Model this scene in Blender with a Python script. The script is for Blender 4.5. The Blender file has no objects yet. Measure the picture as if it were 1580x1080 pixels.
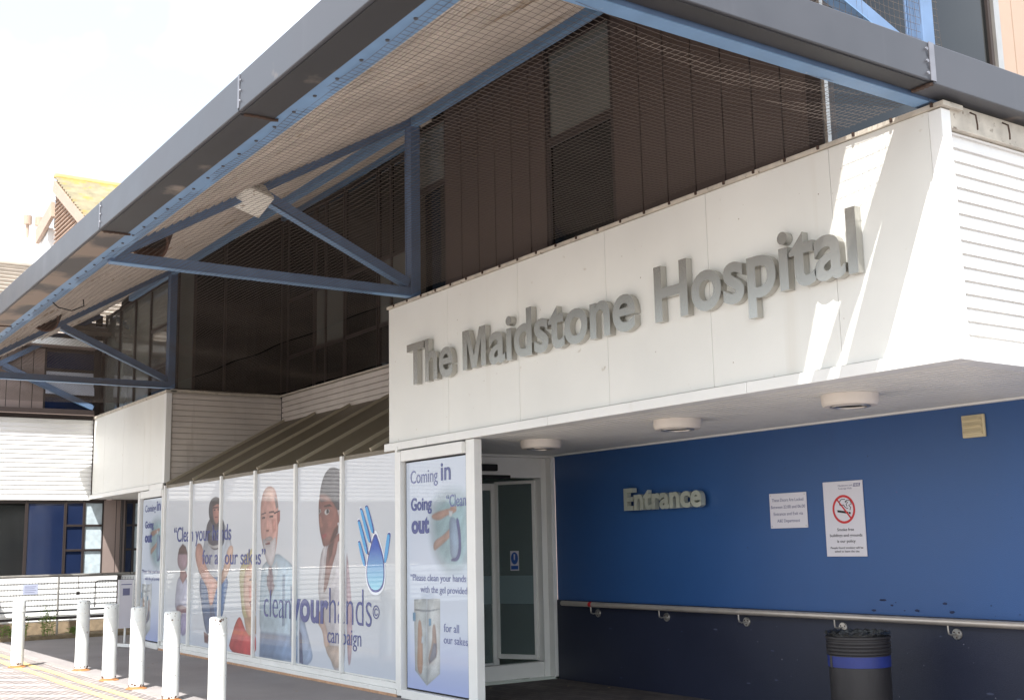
import bpy, bmesh, math, random
import numpy as np
from mathutils import Vector, Matrix
random.seed(4); rng = np.random.default_rng(4)
S = bpy.context.scene
C = bpy.context.collection

# ---------------------------------------------------------------- camera
cam = bpy.data.objects.new('camera', bpy.data.cameras.new('camera')); C.objects.link(cam)
cam.data.sensor_width = 36; cam.data.lens = 40.88; cam.data.clip_end = 2000; cam.data.clip_start = .05
cr = Vector((0.56236, 0.82665, -0.02023)); cd = Vector((-0.14739, 0.07614, -0.98614)); cf = Vector((-0.81365, 0.55755, 0.16466))
cam.matrix_world = Matrix(((cr.x, -cd.x, -cf.x, 0), (cr.y, -cd.y, -cf.y, 0), (cr.z, -cd.z, -cf.z, 1.6), (0, 0, 0, 1)))
S.camera = cam

# ---------------------------------------------------------------- sky, sun, exposure
LDIR = Vector((-.42, .45, -1)).normalized()
elev = math.asin(-LDIR.z)
w = bpy.data.worlds.new("World"); S.world = w; w.use_nodes = True
nt = w.node_tree; nt.nodes.clear(); N = nt.nodes.new; L = nt.links.new
sky = N('ShaderNodeTexSky'); sky.sky_type = 'NISHITA'; sky.sun_disc = False
sky.sun_elevation = elev; sky.sun_rotation = math.atan2(-LDIR.x, -LDIR.y)
sky.air_density = 1.3; sky.dust_density = 2.0
tc = N('ShaderNodeTexCoord'); no = N('ShaderNodeTexNoise'); no.inputs['Scale'].default_value = 2.2; no.inputs['Detail'].default_value = 6
rp = N('ShaderNodeValToRGB'); rp.color_ramp.elements[0].position = .47; rp.color_ramp.elements[1].position = .66
rp.color_ramp.elements[0].color = (.28, .28, .28, 1)
mx = N('ShaderNodeMixRGB'); mx.inputs[2].default_value = (11.2, 11.8, 12.6, 1)
bg = N('ShaderNodeBackground'); bg.inputs['Strength'].default_value = .10
out = N('ShaderNodeOutputWorld')
L(tc.outputs['Generated'], no.inputs['Vector']); L(no.outputs['Fac'], rp.inputs['Fac']); L(rp.outputs['Color'], mx.inputs['Fac'])
L(sky.outputs['Color'], mx.inputs[1]); L(mx.outputs['Color'], bg.inputs['Color']); L(bg.outputs['Background'], out.inputs['Surface'])
sun = bpy.data.objects.new('sun', bpy.data.lights.new('sun', 'SUN')); C.objects.link(sun)
sun.data.energy = 4.6; sun.data.angle = math.radians(.5); sun.data.color = (1, .975, .94)
sun.rotation_euler = LDIR.to_track_quat('-Z', 'Y').to_euler(); sun.location = (8, -9, 20)
S.view_settings.view_transform = 'Standard'; S.view_settings.look = 'None'; S.view_settings.gamma = 1
S.view_settings.exposure = 1.16

# ---------------------------------------------------------------- materials
def lin(c):
    return tuple(((v/255)/12.92 if v <= 10 else (((v/255)+.055)/1.055)**2.4) for v in c)
def mat(name, rgb, rough=.6, metal=0., noise=None, bump=None, stain=None, coat=0., spec=None, streak=None, extra=None):
    """rgb in 0-255 display values of the base colour; noise=(scale, amount); bump=(scale, strength); stain=(scale, threshold, rgb)"""
    m = bpy.data.materials.new(name); m.use_nodes = True; t = m.node_tree; p = t.nodes['Principled BSDF']
    tc = t.nodes.new('ShaderNodeTexCoord'); base = None
    def ns(scale, detail=5, vec=None):
        n = t.nodes.new('ShaderNodeTexNoise'); n.inputs['Scale'].default_value = scale; n.inputs['Detail'].default_value = detail
        t.links.new(vec or tc.outputs['Object'], n.inputs['Vector']); return n
    col = lin(rgb)
    p.inputs['Base Color'].default_value = (*col, 1); p.inputs['Roughness'].default_value = rough; p.inputs['Metallic'].default_value = metal
    if coat: p.inputs['Coat Weight'].default_value = coat; p.inputs['Coat Roughness'].default_value = .03
    if spec is not None: p.inputs['Specular IOR Level'].default_value = spec
    if noise:
        n = ns(noise[0]); r = t.nodes.new('ShaderNodeMapRange'); r.inputs['From Min'].default_value = .3; r.inputs['From Max'].default_value = .7
        r.inputs['To Min'].default_value = 1-noise[1]; r.inputs['To Max'].default_value = 1+noise[1]*.5
        t.links.new(n.outputs['Fac'], r.inputs['Value'])
        mm = t.nodes.new('ShaderNodeMixRGB'); mm.blend_type = 'MULTIPLY'; mm.inputs[0].default_value = 1; mm.inputs[1].default_value = (*col, 1)
        t.links.new(r.outputs['Result'], mm.inputs[2]); base = mm.outputs['Color']
        rr = t.nodes.new('ShaderNodeMapRange'); rr.inputs['To Min'].default_value = max(0, rough-.12); rr.inputs['To Max'].default_value = min(1, rough+.12)
        t.links.new(n.outputs['Fac'], rr.inputs['Value']); t.links.new(rr.outputs['Result'], p.inputs['Roughness'])
    def over(fac, rgb2):
        nonlocal base
        mm = t.nodes.new('ShaderNodeMixRGB'); t.links.new(fac, mm.inputs[0])
        if base: t.links.new(base, mm.inputs[1])
        else: mm.inputs[1].default_value = (*col, 1)
        mm.inputs[2].default_value = (*lin(rgb2), 1); base = mm.outputs['Color']
    if streak:   # (scale, threshold, rgb): run marks drawn out along z
        mp = t.nodes.new('ShaderNodeMapping'); mp.inputs['Scale'].default_value = (1, 1, .06); t.links.new(tc.outputs['Object'], mp.inputs['Vector'])
        n = ns(streak[0], 4, mp.outputs['Vector']); r = t.nodes.new('ShaderNodeMapRange'); r.inputs['From Min'].default_value = streak[1]; r.inputs['From Max'].default_value = streak[1]+.2
        r.inputs['To Max'].default_value = .55
        t.links.new(n.outputs['Fac'], r.inputs['Value']); over(r.outputs['Result'], streak[2])
    if stain:
        n = ns(stain[0], 8); r = t.nodes.new('ShaderNodeMapRange'); r.inputs['From Min'].default_value = stain[1]; r.inputs['From Max'].default_value = stain[1]+.08
        t.links.new(n.outputs['Fac'], r.inputs['Value']); over(r.outputs['Result'], stain[2])
    if extra: base = extra(t, tc, base, over)
    if base: t.links.new(base, p.inputs['Base Color'])
    if bump:
        n = ns(bump[0], 6); b = t.nodes.new('ShaderNodeBump'); b.inputs['Strength'].default_value = bump[1]; b.inputs['Distance'].default_value = .02
        t.links.new(n.outputs['Fac'], b.inputs['Height']); t.links.new(b.outputs['Normal'], p.inputs['Normal'])
    return m
def blocks(bw, bh, rgb1, rgb2, mortar, msize=.004, rot=0):
    def f(t, tc, base, over):
        mp = t.nodes.new('ShaderNodeMapping'); mp.inputs['Rotation'].default_value = (0, 0, rot); t.links.new(tc.outputs['Object'], mp.inputs['Vector'])
        b = t.nodes.new('ShaderNodeTexBrick'); b.inputs['Color1'].default_value = (*lin(rgb1), 1); b.inputs['Color2'].default_value = (*lin(rgb2), 1)
        b.inputs['Mortar'].default_value = (*lin(mortar), 1); b.inputs['Scale'].default_value = 1; b.inputs['Brick Width'].default_value = bw; b.inputs['Row Height'].default_value = bh
        b.inputs['Mortar Size'].default_value = msize; b.inputs['Bias'].default_value = -.1
        t.links.new(mp.outputs['Vector'], b.inputs['Vector'])
        mm = t.nodes.new('ShaderNodeMixRGB'); mm.blend_type = 'MULTIPLY'; mm.inputs[0].default_value = 1
        n = t.nodes.new('ShaderNodeTexNoise'); n.inputs['Scale'].default_value = 1.3; n.inputs['Detail'].default_value = 9; n.inputs['Roughness'].default_value = .7; t.links.new(tc.outputs['Object'], n.inputs['Vector'])
        r = t.nodes.new('ShaderNodeMapRange'); r.inputs['From Min'].default_value = .3; r.inputs['From Max'].default_value = .7; r.inputs['To Min'].default_value = .65; r.inputs['To Max'].default_value = 1.25
        t.links.new(n.outputs['Fac'], r.inputs['Value']); t.links.new(b.outputs['Color'], mm.inputs[1]); t.links.new(r.outputs['Result'], mm.inputs[2])
        return mm.outputs['Color']
    return f
def mat_print(name, coat=.6):
    m = bpy.data.materials.new(name); m.use_nodes = True; t = m.node_tree; p = t.nodes['Principled BSDF']
    a = t.nodes.new('ShaderNodeVertexColor'); a.layer_name = 'ink'; t.links.new(a.outputs['Color'], p.inputs['Base Color'])
    p.inputs['Roughness'].default_value = .5; p.inputs['Coat Weight'].default_value = coat; p.inputs['Coat Roughness'].default_value = .02; p.inputs['Coat IOR'].default_value = 1.55
    return m

K = {}
K['fascia'] = mat('cream_panel', (229, 229, 223), .42, noise=(1.1, .06), stain=(9, .70, (196, 190, 176)), streak=(3.4, .60, (204, 198, 184)))
K['white'] = mat('white_metal', (232, 232, 228), .4, noise=(2.5, .05), streak=(6, .64, (205, 200, 190)))
K['flash'] = mat('weathered_flashing', (196, 188, 174), .7, noise=(9, .22), stain=(14, .63, (112, 98, 82)))
K['louvre'] = mat('white_boarding', (228, 226, 222), .5, noise=(1.5, .07), streak=(9, .66, (190, 182, 172)))
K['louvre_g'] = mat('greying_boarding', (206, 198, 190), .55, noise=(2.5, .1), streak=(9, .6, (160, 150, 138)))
K['soffit'] = mat('ceiling_boarding', (230, 229, 223), .5, noise=(2, .08))
K['roofsoffit'] = mat('stained_soffit', (206, 197, 188), .75, noise=(2.3, .22), stain=(1.7, .62, (160, 142, 122)))
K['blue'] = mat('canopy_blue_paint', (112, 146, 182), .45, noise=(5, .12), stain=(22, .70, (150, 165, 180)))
K['bluedark'] = mat('truss_blue_paint', (98, 122, 154), .45, noise=(5, .14), stain=(20, .71, (140, 150, 165)))
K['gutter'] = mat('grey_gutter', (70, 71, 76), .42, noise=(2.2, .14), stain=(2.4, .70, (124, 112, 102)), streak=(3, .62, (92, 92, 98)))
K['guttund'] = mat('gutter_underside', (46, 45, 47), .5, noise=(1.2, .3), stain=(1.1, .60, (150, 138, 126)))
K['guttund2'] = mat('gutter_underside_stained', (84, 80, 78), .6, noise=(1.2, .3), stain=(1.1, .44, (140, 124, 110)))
K['dark'] = mat('dark_rubber', (24, 24, 26), .7)
K['rust'] = mat('rust', (164, 112, 66), .9, noise=(20, .4))
K['hook'] = mat('rusty_hook', (74, 56, 46), .85, noise=(20, .3))
K['clad'] = mat('dark_cladding', (80, 68, 63), .5, noise=(1.1, .14), streak=(4, .6, (70, 56, 50)))
K['seam'] = mat('cladding_seam', (14, 11, 11), .8)
K['frame'] = mat('bronze_frame', (50, 42, 40), .45)
K['taupe'] = mat('taupe_cladding', (150, 134, 127), .55, noise=(1.4, .12), streak=(4, .62, (110, 92, 84)))
K['peach'] = mat('peach_cladding', (172, 148, 130), .6, noise=(1.4, .1))
K['glass'] = mat('dark_glass', (22, 24, 24), .04, noise=(.6, .3), spec=.6)
K['glass_grey'] = mat('blind_behind_glass', (104, 106, 102), .10, noise=(1.2, .12), coat=.5)
K['glass_pale'] = mat('sky_lightened_glass', (126, 130, 124), .08, noise=(.9, .2), coat=.7)  # base lightened to stand in for sky reflected and seen through these panes
K['glass_teal'] = mat('door_glass_tint', (48, 58, 58), .05, noise=(.8, .25), spec=.6)
K['glass_white'] = mat('painted_reflection_pane', (206, 212, 226), .1, coat=.6, noise=(3, .1))  # pale colour imitates the sky reflected in the tilted pane
K['frost'] = mat('frosted_band', (118, 136, 138), .35)
K['glass_blue'] = mat('blue_curtain_glass', (32, 44, 74), .12, noise=(1.5, .15), coat=.5)
K['curtain'] = mat('pale_curtain', (190, 204, 210), .7, noise=(9, .2), coat=.4)
K['olive'] = mat('olive_roof_sheet', (112, 102, 84), .45, noise=(1.6, .1), streak=(3, .62, (92, 84, 70)))
K['bluewall'] = mat('blue_render', (45, 84, 138), .38, noise=(.7, .09), bump=(160, .14), stain=(24, .715, (36, 60, 104)), streak=(2.2, .64, (44, 74, 124)))
K['navy'] = mat('navy_render', (34, 39, 58), .42, noise=(.8, .14), bump=(160, .12), stain=(26, .725, (78, 82, 104)))
K['joint'] = mat('joint_metal', (128, 128, 134), .4, .3, noise=(9, .2))
K['rail'] = mat('rail_steel', (196, 186, 176), .36, .55, noise=(8, .08))
K['steel'] = mat('brushed_steel', (186, 182, 176), .32, .8, noise=(8, .1))
K['letter'] = mat('sign_steel', (188, 186, 180), .27, .85)
K['letter_s'] = mat('small_sign_metal', (196, 200, 186), .4, .4, noise=(6, .12))
K['asphalt'] = mat('asphalt', (146, 140, 138), .88, noise=(.9, .16), bump=(90, .5), stain=(28, .70, (96, 90, 90)))
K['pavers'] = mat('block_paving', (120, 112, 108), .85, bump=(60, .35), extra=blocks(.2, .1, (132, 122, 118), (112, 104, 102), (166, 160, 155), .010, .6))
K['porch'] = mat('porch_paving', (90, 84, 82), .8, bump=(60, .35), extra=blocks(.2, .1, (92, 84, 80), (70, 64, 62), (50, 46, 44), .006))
K['ground'] = mat('far_ground', (126, 122, 116), .9, noise=(.3, .2))
K['yellow'] = mat('yellow_line_paint', (220, 188, 122), .8, noise=(14, .18), stain=(12, .56, (168, 150, 136)))
K['wline'] = mat('white_line_paint', (228, 222, 214), .8, noise=(14, .12), stain=(12, .58, (168, 158, 150)))
K['bollard'] = mat('bollard_paint', (222, 226, 224), .5, noise=(5, .10), stain=(11, .685, (150, 128, 112)), streak=(14, .64, (188, 186, 178)))
K['bin'] = mat('black_plastic', (44, 42, 44), .5, noise=(8, .2), bump=(140, .1))
K['binblue'] = mat('blue_band', (36, 50, 118), .45, noise=(9, .12))
K['bag'] = mat('bin_liner', (34, 36, 38), .28, bump=(24, .9))
K['cream'] = mat('cream_plastic', (206, 192, 156), .5)
K['signwhite'] = mat('sign_white', (214, 210, 216), .35)
K['red'] = mat('sign_red', (200, 44, 48), .5)
K['black'] = mat('sign_black', (36, 34, 38), .6)
K['purple'] = mat('ink_indigo', (70, 80, 136), .4, coat=.3)
K['purple2'] = mat('ink_pale_indigo', (104, 112, 158), .4, coat=.3)
K['nhsblue'] = mat('small_print', (110, 110, 140), .5)
K['stickblue'] = mat('sticker_blue', (40, 84, 160), .4)
K['tile'] = mat('roof_tile', (172, 162, 150), .8, noise=(3, .15))
K['lichen'] = mat('lichen_tile', (196, 188, 166), .85, noise=(3, .2), stain=(1.6, .54, (202, 188, 134)))
K['bark'] = mat('plant_stem', (120, 130, 70), .8)
K['leaf'] = mat('plant_leaf', (104, 140, 56), .6, noise=(9, .3))
K['soil'] = mat('bed_soil', (126, 110, 86), .95, noise=(12, .4), bump=(30, .8))
K['net'] = mat('netting_twine', (92, 82, 75), .8)
K['flood'] = mat('floodlight_casing', (236, 232, 222), .45, noise=(6, .1), stain=(12, .62, (150, 130, 104)))
K['inner'] = mat('hole_inner', (30, 22, 18), .9)
K['holerim'] = mat('hole_rim', (84, 56, 44), .8, noise=(9, .3))
K['print'] = mat_print('poster_print', .5)
K['print2'] = mat_print('poster_print_plain', .45)
K['hblue1'] = mat('logo_cyan', (64, 158, 214), .3, coat=.4)
K['hblue2'] = mat('logo_navy', (52, 66, 140), .3, coat=.4)
K['hwhite'] = mat('logo_white', (226, 232, 240), .3, coat=.4)

# ---------------------------------------------------------------- mesh helpers
class MB:
    def __init__(s): s.v = []; s.f = []; s.m = []
    def add(s, vs, fs, mi=0):
        b = len(s.v); s.v += [tuple(map(float, v)) for v in vs]; s.f += [tuple(b+i for i in f) for f in fs]; s.m += [mi]*len(fs); return s
    def box(s, x0, x1, y0, y1, z0, z1, mi=0):
        x0, x1 = sorted((x0, x1)); y0, y1 = sorted((y0, y1)); z0, z1 = sorted((z0, z1))
        vs = [(x0,y0,z0),(x1,y0,z0),(x1,y1,z0),(x0,y1,z0),(x0,y0,z1),(x1,y0,z1),(x1,y1,z1),(x0,y1,z1)]
        return s.add(vs, [(0,3,2,1),(4,5,6,7),(0,1,5,4),(1,2,6,5),(2,3,7,6),(3,0,4,7)], mi)
    def bar(s, p, q, w, h, up=(0,0,1), mi=0):
        p, q = Vector(p), Vector(q); d = (q-p).normalized(); u = Vector(up); sd = d.cross(u).normalized(); u = sd.cross(d)
        vs = [c + a*sd*w/2 + b*u*h/2 for c in (p, q) for a, b in ((-1,-1),(1,-1),(1,1),(-1,1))]
        return s.add(vs, [(0,1,2,3),(7,6,5,4),(0,4,5,1),(1,5,6,2),(2,6,7,3),(3,7,4,0)], mi)
    def tube(s, pts, r, n=12, cap=True, mi=0):
        pts = [Vector(p) for p in pts]; rs = r if isinstance(r, (list, tuple)) else [r]*len(pts); b = len(s.v); ref = None
        for i, p in enumerate(pts):
            d = ((pts[min(i+1, len(pts)-1)]-p).normalized() + (p-pts[max(i-1, 0)]).normalized()).normalized()
            if ref is None: ref = d.orthogonal().normalized()
            ref = (ref - d*ref.dot(d)).normalized(); c = d.cross(ref)
            for k in range(n):
                a = 2*math.pi*k/n; s.v.append(tuple(p + (ref*math.cos(a)+c*math.sin(a))*rs[i]))
        for i in range(len(pts)-1):
            for k in range(n):
                a = b+i*n+k; a2 = b+i*n+(k+1) % n; s.f.append((a, a2, a2+n, a+n)); s.m.append(mi)
        if cap:
            s.f.append(tuple(b+k for k in range(n))[::-1]); s.m.append(mi)
            s.f.append(tuple(b+(len(pts)-1)*n+k for k in range(n))); s.m.append(mi)
        return s
    def lathe(s, prof, cx, cy, n=40, mi=0, axis='z', cz=0):
        b = len(s.v)
        for r, z in prof:
            for k in range(n):
                a = 2*math.pi*k/n
                if axis == 'z': s.v.append((cx+r*math.cos(a), cy+r*math.sin(a), z))
                else: s.v.append((cx+r*math.cos(a), z, cz+r*math.sin(a)))
        for i in range(len(prof)-1):
            for k in range(n):
                a = b+i*n+k; a2 = b+i*n+(k+1) % n; s.f.append((a, a2, a2+n, a+n)); s.m.append(mi)
        return s
    def strip(s, prof, ax, a0, a1, mi=0, closed=False):
        """profile extruded along 'x' (prof=(y,z)) or 'y' (prof=(x,z))"""
        b = len(s.v); n = len(prof)
        for a in (a0, a1):
            for p in prof: s.v.append((a, p[0], p[1]) if ax == 'x' else (p[0], a, p[1]))
        for i in range(n if closed else n-1):
            j = (i+1) % n; s.f.append((b+i, b+j, b+n+j, b+n+i)); s.m.append(mi)
        if closed: s.f.append(tuple(b+i for i in range(n))); s.m.append(mi); s.f.append(tuple(b+n+i for i in range(n))[::-1]); s.m.append(mi)
        return s
    def poly(s, pts, y, th=.004, mi=0):
        """flat polygon in an x-z plane facing -y, with thickness"""
        n = len(pts); vs = [(p[0], y, p[1]) for p in pts] + [(p[0], y+th, p[1]) for p in pts]
        return s.add(vs, [tuple(range(n)), tuple(range(2*n-1, n-1, -1))] + [(i, (i+1) % n, n+(i+1) % n, n+i) for i in range(n)], mi)
    def build(s, name, m, parent=None, bevel=0, smooth=False, recalc=True):
        org = Vector(parent['_o']) if parent is not None else Vector((0, 0, 0))
        me = bpy.data.meshes.new(name); me.from_pydata([tuple(Vector(v)-org) for v in s.v], [], s.f)
        for k in (m if isinstance(m, (list, tuple)) else [m]): me.materials.append(K[k] if isinstance(k, str) else k)
        for i, p in enumerate(me.polygons): p.material_index = s.m[i]; p.use_smooth = smooth
        if recalc:
            bm = bmesh.new(); bm.from_mesh(me); bmesh.ops.recalc_face_normals(bm, faces=bm.faces); bm.to_mesh(me); bm.free()
        me.update()
        if smooth:
            try: me.set_sharp_from_angle(angle=math.radians(35))
            except Exception: pass
        o = bpy.data.objects.new(name, me); C.objects.link(o)
        if parent is not None: o.parent = parent; o['_o'] = tuple(org)
        else: o['_o'] = (0., 0., 0.)
        if bevel:
            b = o.modifiers.new('bevel', 'BEVEL'); b.width = bevel; b.segments = 2; b.limit_method = 'ANGLE'
        return o
def tag(o, label=None, cat=None, group=None, kind=None):
    if label: o['label'] = label
    if cat: o['category'] = cat
    if group: o['group'] = group
    if kind: o['kind'] = kind
    return o
def thing(name, loc, label, cat, group=None):
    o = bpy.data.objects.new(name, None); C.objects.link(o); o.location = loc; o.empty_display_size = .2; o['_o'] = tuple(float(v) for v in loc)
    return tag(o, label, cat, group)
def copy_tree(o, parent=None):
    c = o.copy(); C.objects.link(c); c.parent = parent
    for ch in [x for x in o.children]: copy_tree(ch, c)
    return c
def text_mesh(body, x0, x1, zb, htop, y, depth, offset=0., spacing=1.):
    cu = bpy.data.curves.new('t', 'FONT'); cu.body = body; cu.extrude = .1; cu.offset = offset; cu.space_character = spacing; cu.resolution_u = 5
    o = bpy.data.objects.new('t', cu); C.objects.link(o); bpy.context.view_layer.update()
    me = bpy.data.meshes.new_from_object(o.evaluated_get(bpy.context.evaluated_depsgraph_get())); bpy.data.objects.remove(o)
    a = np.zeros(len(me.vertices)*3); me.vertices.foreach_get('co', a); a = a.reshape(-1, 3)
    mn, mxx = a.min(0), a.max(0); k = htop/mxx[1]
    if x1 is None: x1 = x0 + (mxx[0]-mn[0])*k*.9
    b = np.empty_like(a); b[:, 0] = x0+(a[:, 0]-mn[0])/(mxx[0]-mn[0])*(x1-x0); b[:, 2] = zb+a[:, 1]*k; b[:, 1] = y-(a[:, 2]+.1)/.2*depth
    return b, [tuple(p.vertices) for p in me.polygons]
def text(name, parent, m, body, x0, x1, zb, htop, y, depth=.002, offset=0., spacing=1.):
    v, f = text_mesh(body, x0, x1, zb, htop, y, depth, offset, spacing)
    mb = MB(); mb.add(v, f); return mb.build(name, m, parent, recalc=False)
def letters(parent, m, body, x0, x1, zb, htop, y, depth, offset, bevel=0):
    """every letter its own mesh"""
    v, f = text_mesh(body, x0, x1, zb, htop, y, depth, offset)
    n = len(v); par = list(range(n))
    def fd(i):
        while par[i] != i: par[i] = par[par[i]]; i = par[i]
        return i
    for p in f:
        for q in p[1:]: par[fd(q)] = fd(p[0])
    # weld coincident points so that front, sides and back join
    key = {}
    for i, c in enumerate(np.round(v, 4)):
        k = tuple(c)
        if k in key: par[fd(i)] = fd(key[k])
        else: key[k] = i
    comp = {}
    for i in range(n): comp.setdefault(fd(i), []).append(i)
    cs = sorted(([v[c][:, 0].min(), v[c][:, 0].max(), set(c)] for c in comp.values()), key=lambda c: c[0])
    merged = []
    for c in cs:
        for g in merged:
            ov = min(g[1], c[1])-max(g[0], c[0])
            if ov > .6*min(g[1]-g[0], c[1]-c[0]): g[0] = min(g[0], c[0]); g[1] = max(g[1], c[1]); g[2] |= c[2]; break
        else: merged.append(c)
    for g in merged:
        idx = sorted(g[2]); mp = {a: i for i, a in enumerate(idx)}
        mb = MB(); mb.add([v[i] for i in idx], [tuple(mp[q] for q in p) for p in f if p[0] in mp])
        o = mb.build('letter', m, parent, recalc=False)
        bm = bmesh.new(); bm.from_mesh(o.data); bmesh.ops.remove_doubles(bm, verts=bm.verts, dist=1e-4); bmesh.ops.dissolve_degenerate(bm, dist=1e-4, edges=bm.edges)
        bmesh.ops.recalc_face_normals(bm, faces=bm.faces); bm.to_mesh(o.data); bm.free()
        if bevel:
            b = o.modifiers.new('bevel', 'BEVEL'); b.width = bevel; b.segments = 1; b.limit_method = 'ANGLE'; b.angle_limit = math.radians(50)
def chaikin(p, k=2):
    p = np.asarray(p, float)
    for _ in range(k):
        q = np.roll(p, -1, 0); p = np.stack([.75*p+.25*q, .25*p+.75*q], 1).reshape(-1, 2)
    return p
def paint(x, z, col, shapes):
    """ink the printed shapes on a grid of points; soft = width of the printed feather in metres"""
    for pts, rgb, soft in shapes:
        P = chaikin(pts, 2 if len(pts) > 5 else 0); m = (x > P[:, 0].min()-soft*2) & (x < P[:, 0].max()+soft*2) & (z > P[:, 1].min()-soft*2) & (z < P[:, 1].max()+soft*2)
        if not m.any(): continue
        X, Z = x[m], z[m]; ins = np.zeros(X.shape, bool); dist = np.full(X.shape, 9.)
        for a, b in zip(P, np.roll(P, -1, 0)):
            cond = ((a[1] > Z) != (b[1] > Z)); dz = b[1]-a[1]
            if dz != 0: ins ^= cond & (X < (b[0]-a[0])*(Z-a[1])/dz+a[0])
            ab = b-a; t = np.clip(((X-a[0])*ab[0]+(Z-a[1])*ab[1])/(ab@ab+1e-12), 0, 1)
            dist = np.minimum(dist, np.hypot(X-a[0]-t*ab[0], Z-a[1]-t*ab[1]))
        al = np.clip(.5+np.where(ins, dist, -dist)/max(soft, .004), 0, 1)[:, None]
        g = .5*np.sin(X*23+Z*11+3*np.sin(Z*9))+.5*np.sin(Z*31-X*14+2*np.sin(X*17)); shade = (.62+.38*np.clip(dist/.09, 0, 1)**.7)*(1+.12*g)*(1+.2*np.tanh((X-P[:, 0].mean())*7)); hi = rng.normal(0, .05, X.shape); shade = shade*(1+hi)
        mid = np.array(lin(rgb)); grey = mid.mean(); mid = mid*.9+grey*.1
        col[m] = col[m]*(1-al)+(mid[None]*shade[:, None]*.88+.02)*al
def printed(name, parent, m, x0, x1, z0, z1, y, bgf, shapes, step=.012):
    nx = max(2, int((x1-x0)/step)); nz = max(2, int((z1-z0)/step))
    gx, gz = np.meshgrid(np.linspace(x0, x1, nx), np.linspace(z0, z1, nz)); x = gx.ravel(); z = gz.ravel()
    col = bgf(x, z); paint(x, z, col, shapes)
    org = parent['_o'] if parent is not None else (0, 0, 0)
    v = np.stack([x-org[0], np.full_like(x, y-org[1]), z-org[2]], 1)
    i = np.arange(nx*nz).reshape(nz, nx); f = np.stack([i[:-1, :-1], i[:-1, 1:], i[1:, 1:], i[1:, :-1]], -1).reshape(-1, 4)
    me = bpy.data.meshes.new(name); me.from_pydata(v.tolist(), [], f.tolist()); me.materials.append(K[m])
    ca = me.color_attributes.new('ink', 'FLOAT_COLOR', 'POINT'); ca.data.foreach_set('color', np.concatenate([col, np.ones((len(col), 1))], 1).ravel())
    o = bpy.data.objects.new(name, me); C.objects.link(o); o.parent = parent; o['_o'] = tuple(org); return o

# ================================================================= ground
def sheet(name, m, x0, x1, y0, y1, z, kind='structure', label=None):
    mb = MB(); mb.add([(x0,y0,z),(x1,y0,z),(x1,y1,z),(x0,y1,z)], [(0,1,2,3)]); o = mb.build(name, m, recalc=False); o['kind'] = kind; o['label'] = label or name.replace('_', ' '); return o
sheet('ground', 'ground', -400, 400, -300, 400, -.02, label='open ground around the hospital')
sheet('pavement', 'asphalt', -60, 20, 4.28, 30, 0, label='grey asphalt walkway in front of the poster wall')
sheet('road', 'pavers', -60, 20, -30, 4.28, -.004, label='block paved forecourt in bright sun')
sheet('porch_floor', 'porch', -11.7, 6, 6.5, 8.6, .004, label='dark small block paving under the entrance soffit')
mb = MB(); mb.box(-40, 12, 4.24, 4.36, -.1, .006); o = mb.build('kerb', mat('kerb_stone', (150, 142, 138), .85, noise=(7, .15)), bevel=.01); tag(o, 'flush kerb between the paving and the asphalt', kind='structure')
for yc in (3.80, 4.02):
    mb = MB(); n = 60; pts = [(-24+i*.35, yc+.012*math.sin(i*.7)) for i in range(n)]
    for a, b in zip(pts[:-1], pts[1:]): mb.add([(a[0], a[1]-.05, 0), (b[0], b[1]-.05, 0), (b[0], b[1]+.05, 0), (a[0], a[1]+.05, 0)], [(0,1,2,3)])
    o = mb.build('yellow_line', 'yellow', recalc=False); tag(o, 'worn yellow line painted along the forecourt edge', kind='structure')
for i in range(13):
    x = -21.6+i*.72; mb = MB(); mb.add([(x, 1.9, 0.0), (x+.10, 1.9, 0.0), (x+1.66+.10, 3.62, 0.0), (x+1.66, 3.62, 0.0)], [(0,1,2,3)])
    o = mb.build('hatch_line', 'wline', recalc=False); tag(o, 'white diagonal hatching line on the block paving', kind='structure')

# ================================================================= hospital building (entrance block)
HB = thing('hospital_building', (-8, 8.5, 0), 'hospital entrance block with cream fascia, blue recessed wall and dark clad upper floor', 'building')
# rendered back wall of the porch
mb = MB(); mb.box(-11.6, -3.2, 8.55, 8.85, .93, 2.72); mb.build('rendered_wall', 'bluewall', HB)
mb = MB(); mb.box(-11.6, -3.2, 8.535, 8.84, 0.0, .93); mb.build('lower_wall', 'navy', HB)
def specks(name, m, n, x0, x1, z0, z1, y, rmax, flat=1.6):
    mb = MB()
    for i in range(n):
        cx0, cz0, rr = random.uniform(x0, x1), random.uniform(z0, z1)**1, random.uniform(.25, 1)**2*rmax; k = random.randint(5, 7); ph = random.random()*6
        mb.add([(cx0+flat*rr*math.cos(ph+2*math.pi*j/k)*random.uniform(.6, 1.1), y, cz0+rr*math.sin(ph+2*math.pi*j/k)*random.uniform(.6, 1.1)) for j in range(k)], [tuple(range(k))])
    return mb.build(name, m, HB, recalc=False)
specks('scuff_marks', mat('scuff_dark', (28, 40, 74), .7), 26, -7.0, -4.6, .955, 1.06, 8.5485, .016, 2.2)
specks('scuff_marks', 'purple', 9, -11.2, -5.0, 1.0, 2.3, 8.5485, .010)
specks('paint_chips', mat('chip_pale', (128, 128, 140), .8), 46, -8.6, -4.0, .12, .86, 8.5335, .008, 1.0)
specks('paint_chips', mat('scrape_pale', (70, 76, 98), .8), 22, -11.4, -4.5, .08, .80, 8.5335, .012, 3.5)
specks('fascia_specks', mat('speck_brown', (140, 124, 104), .8), 40, -10.6, -4.8, 2.85, 4.2, 6.3285, .007, 1.0)
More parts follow.
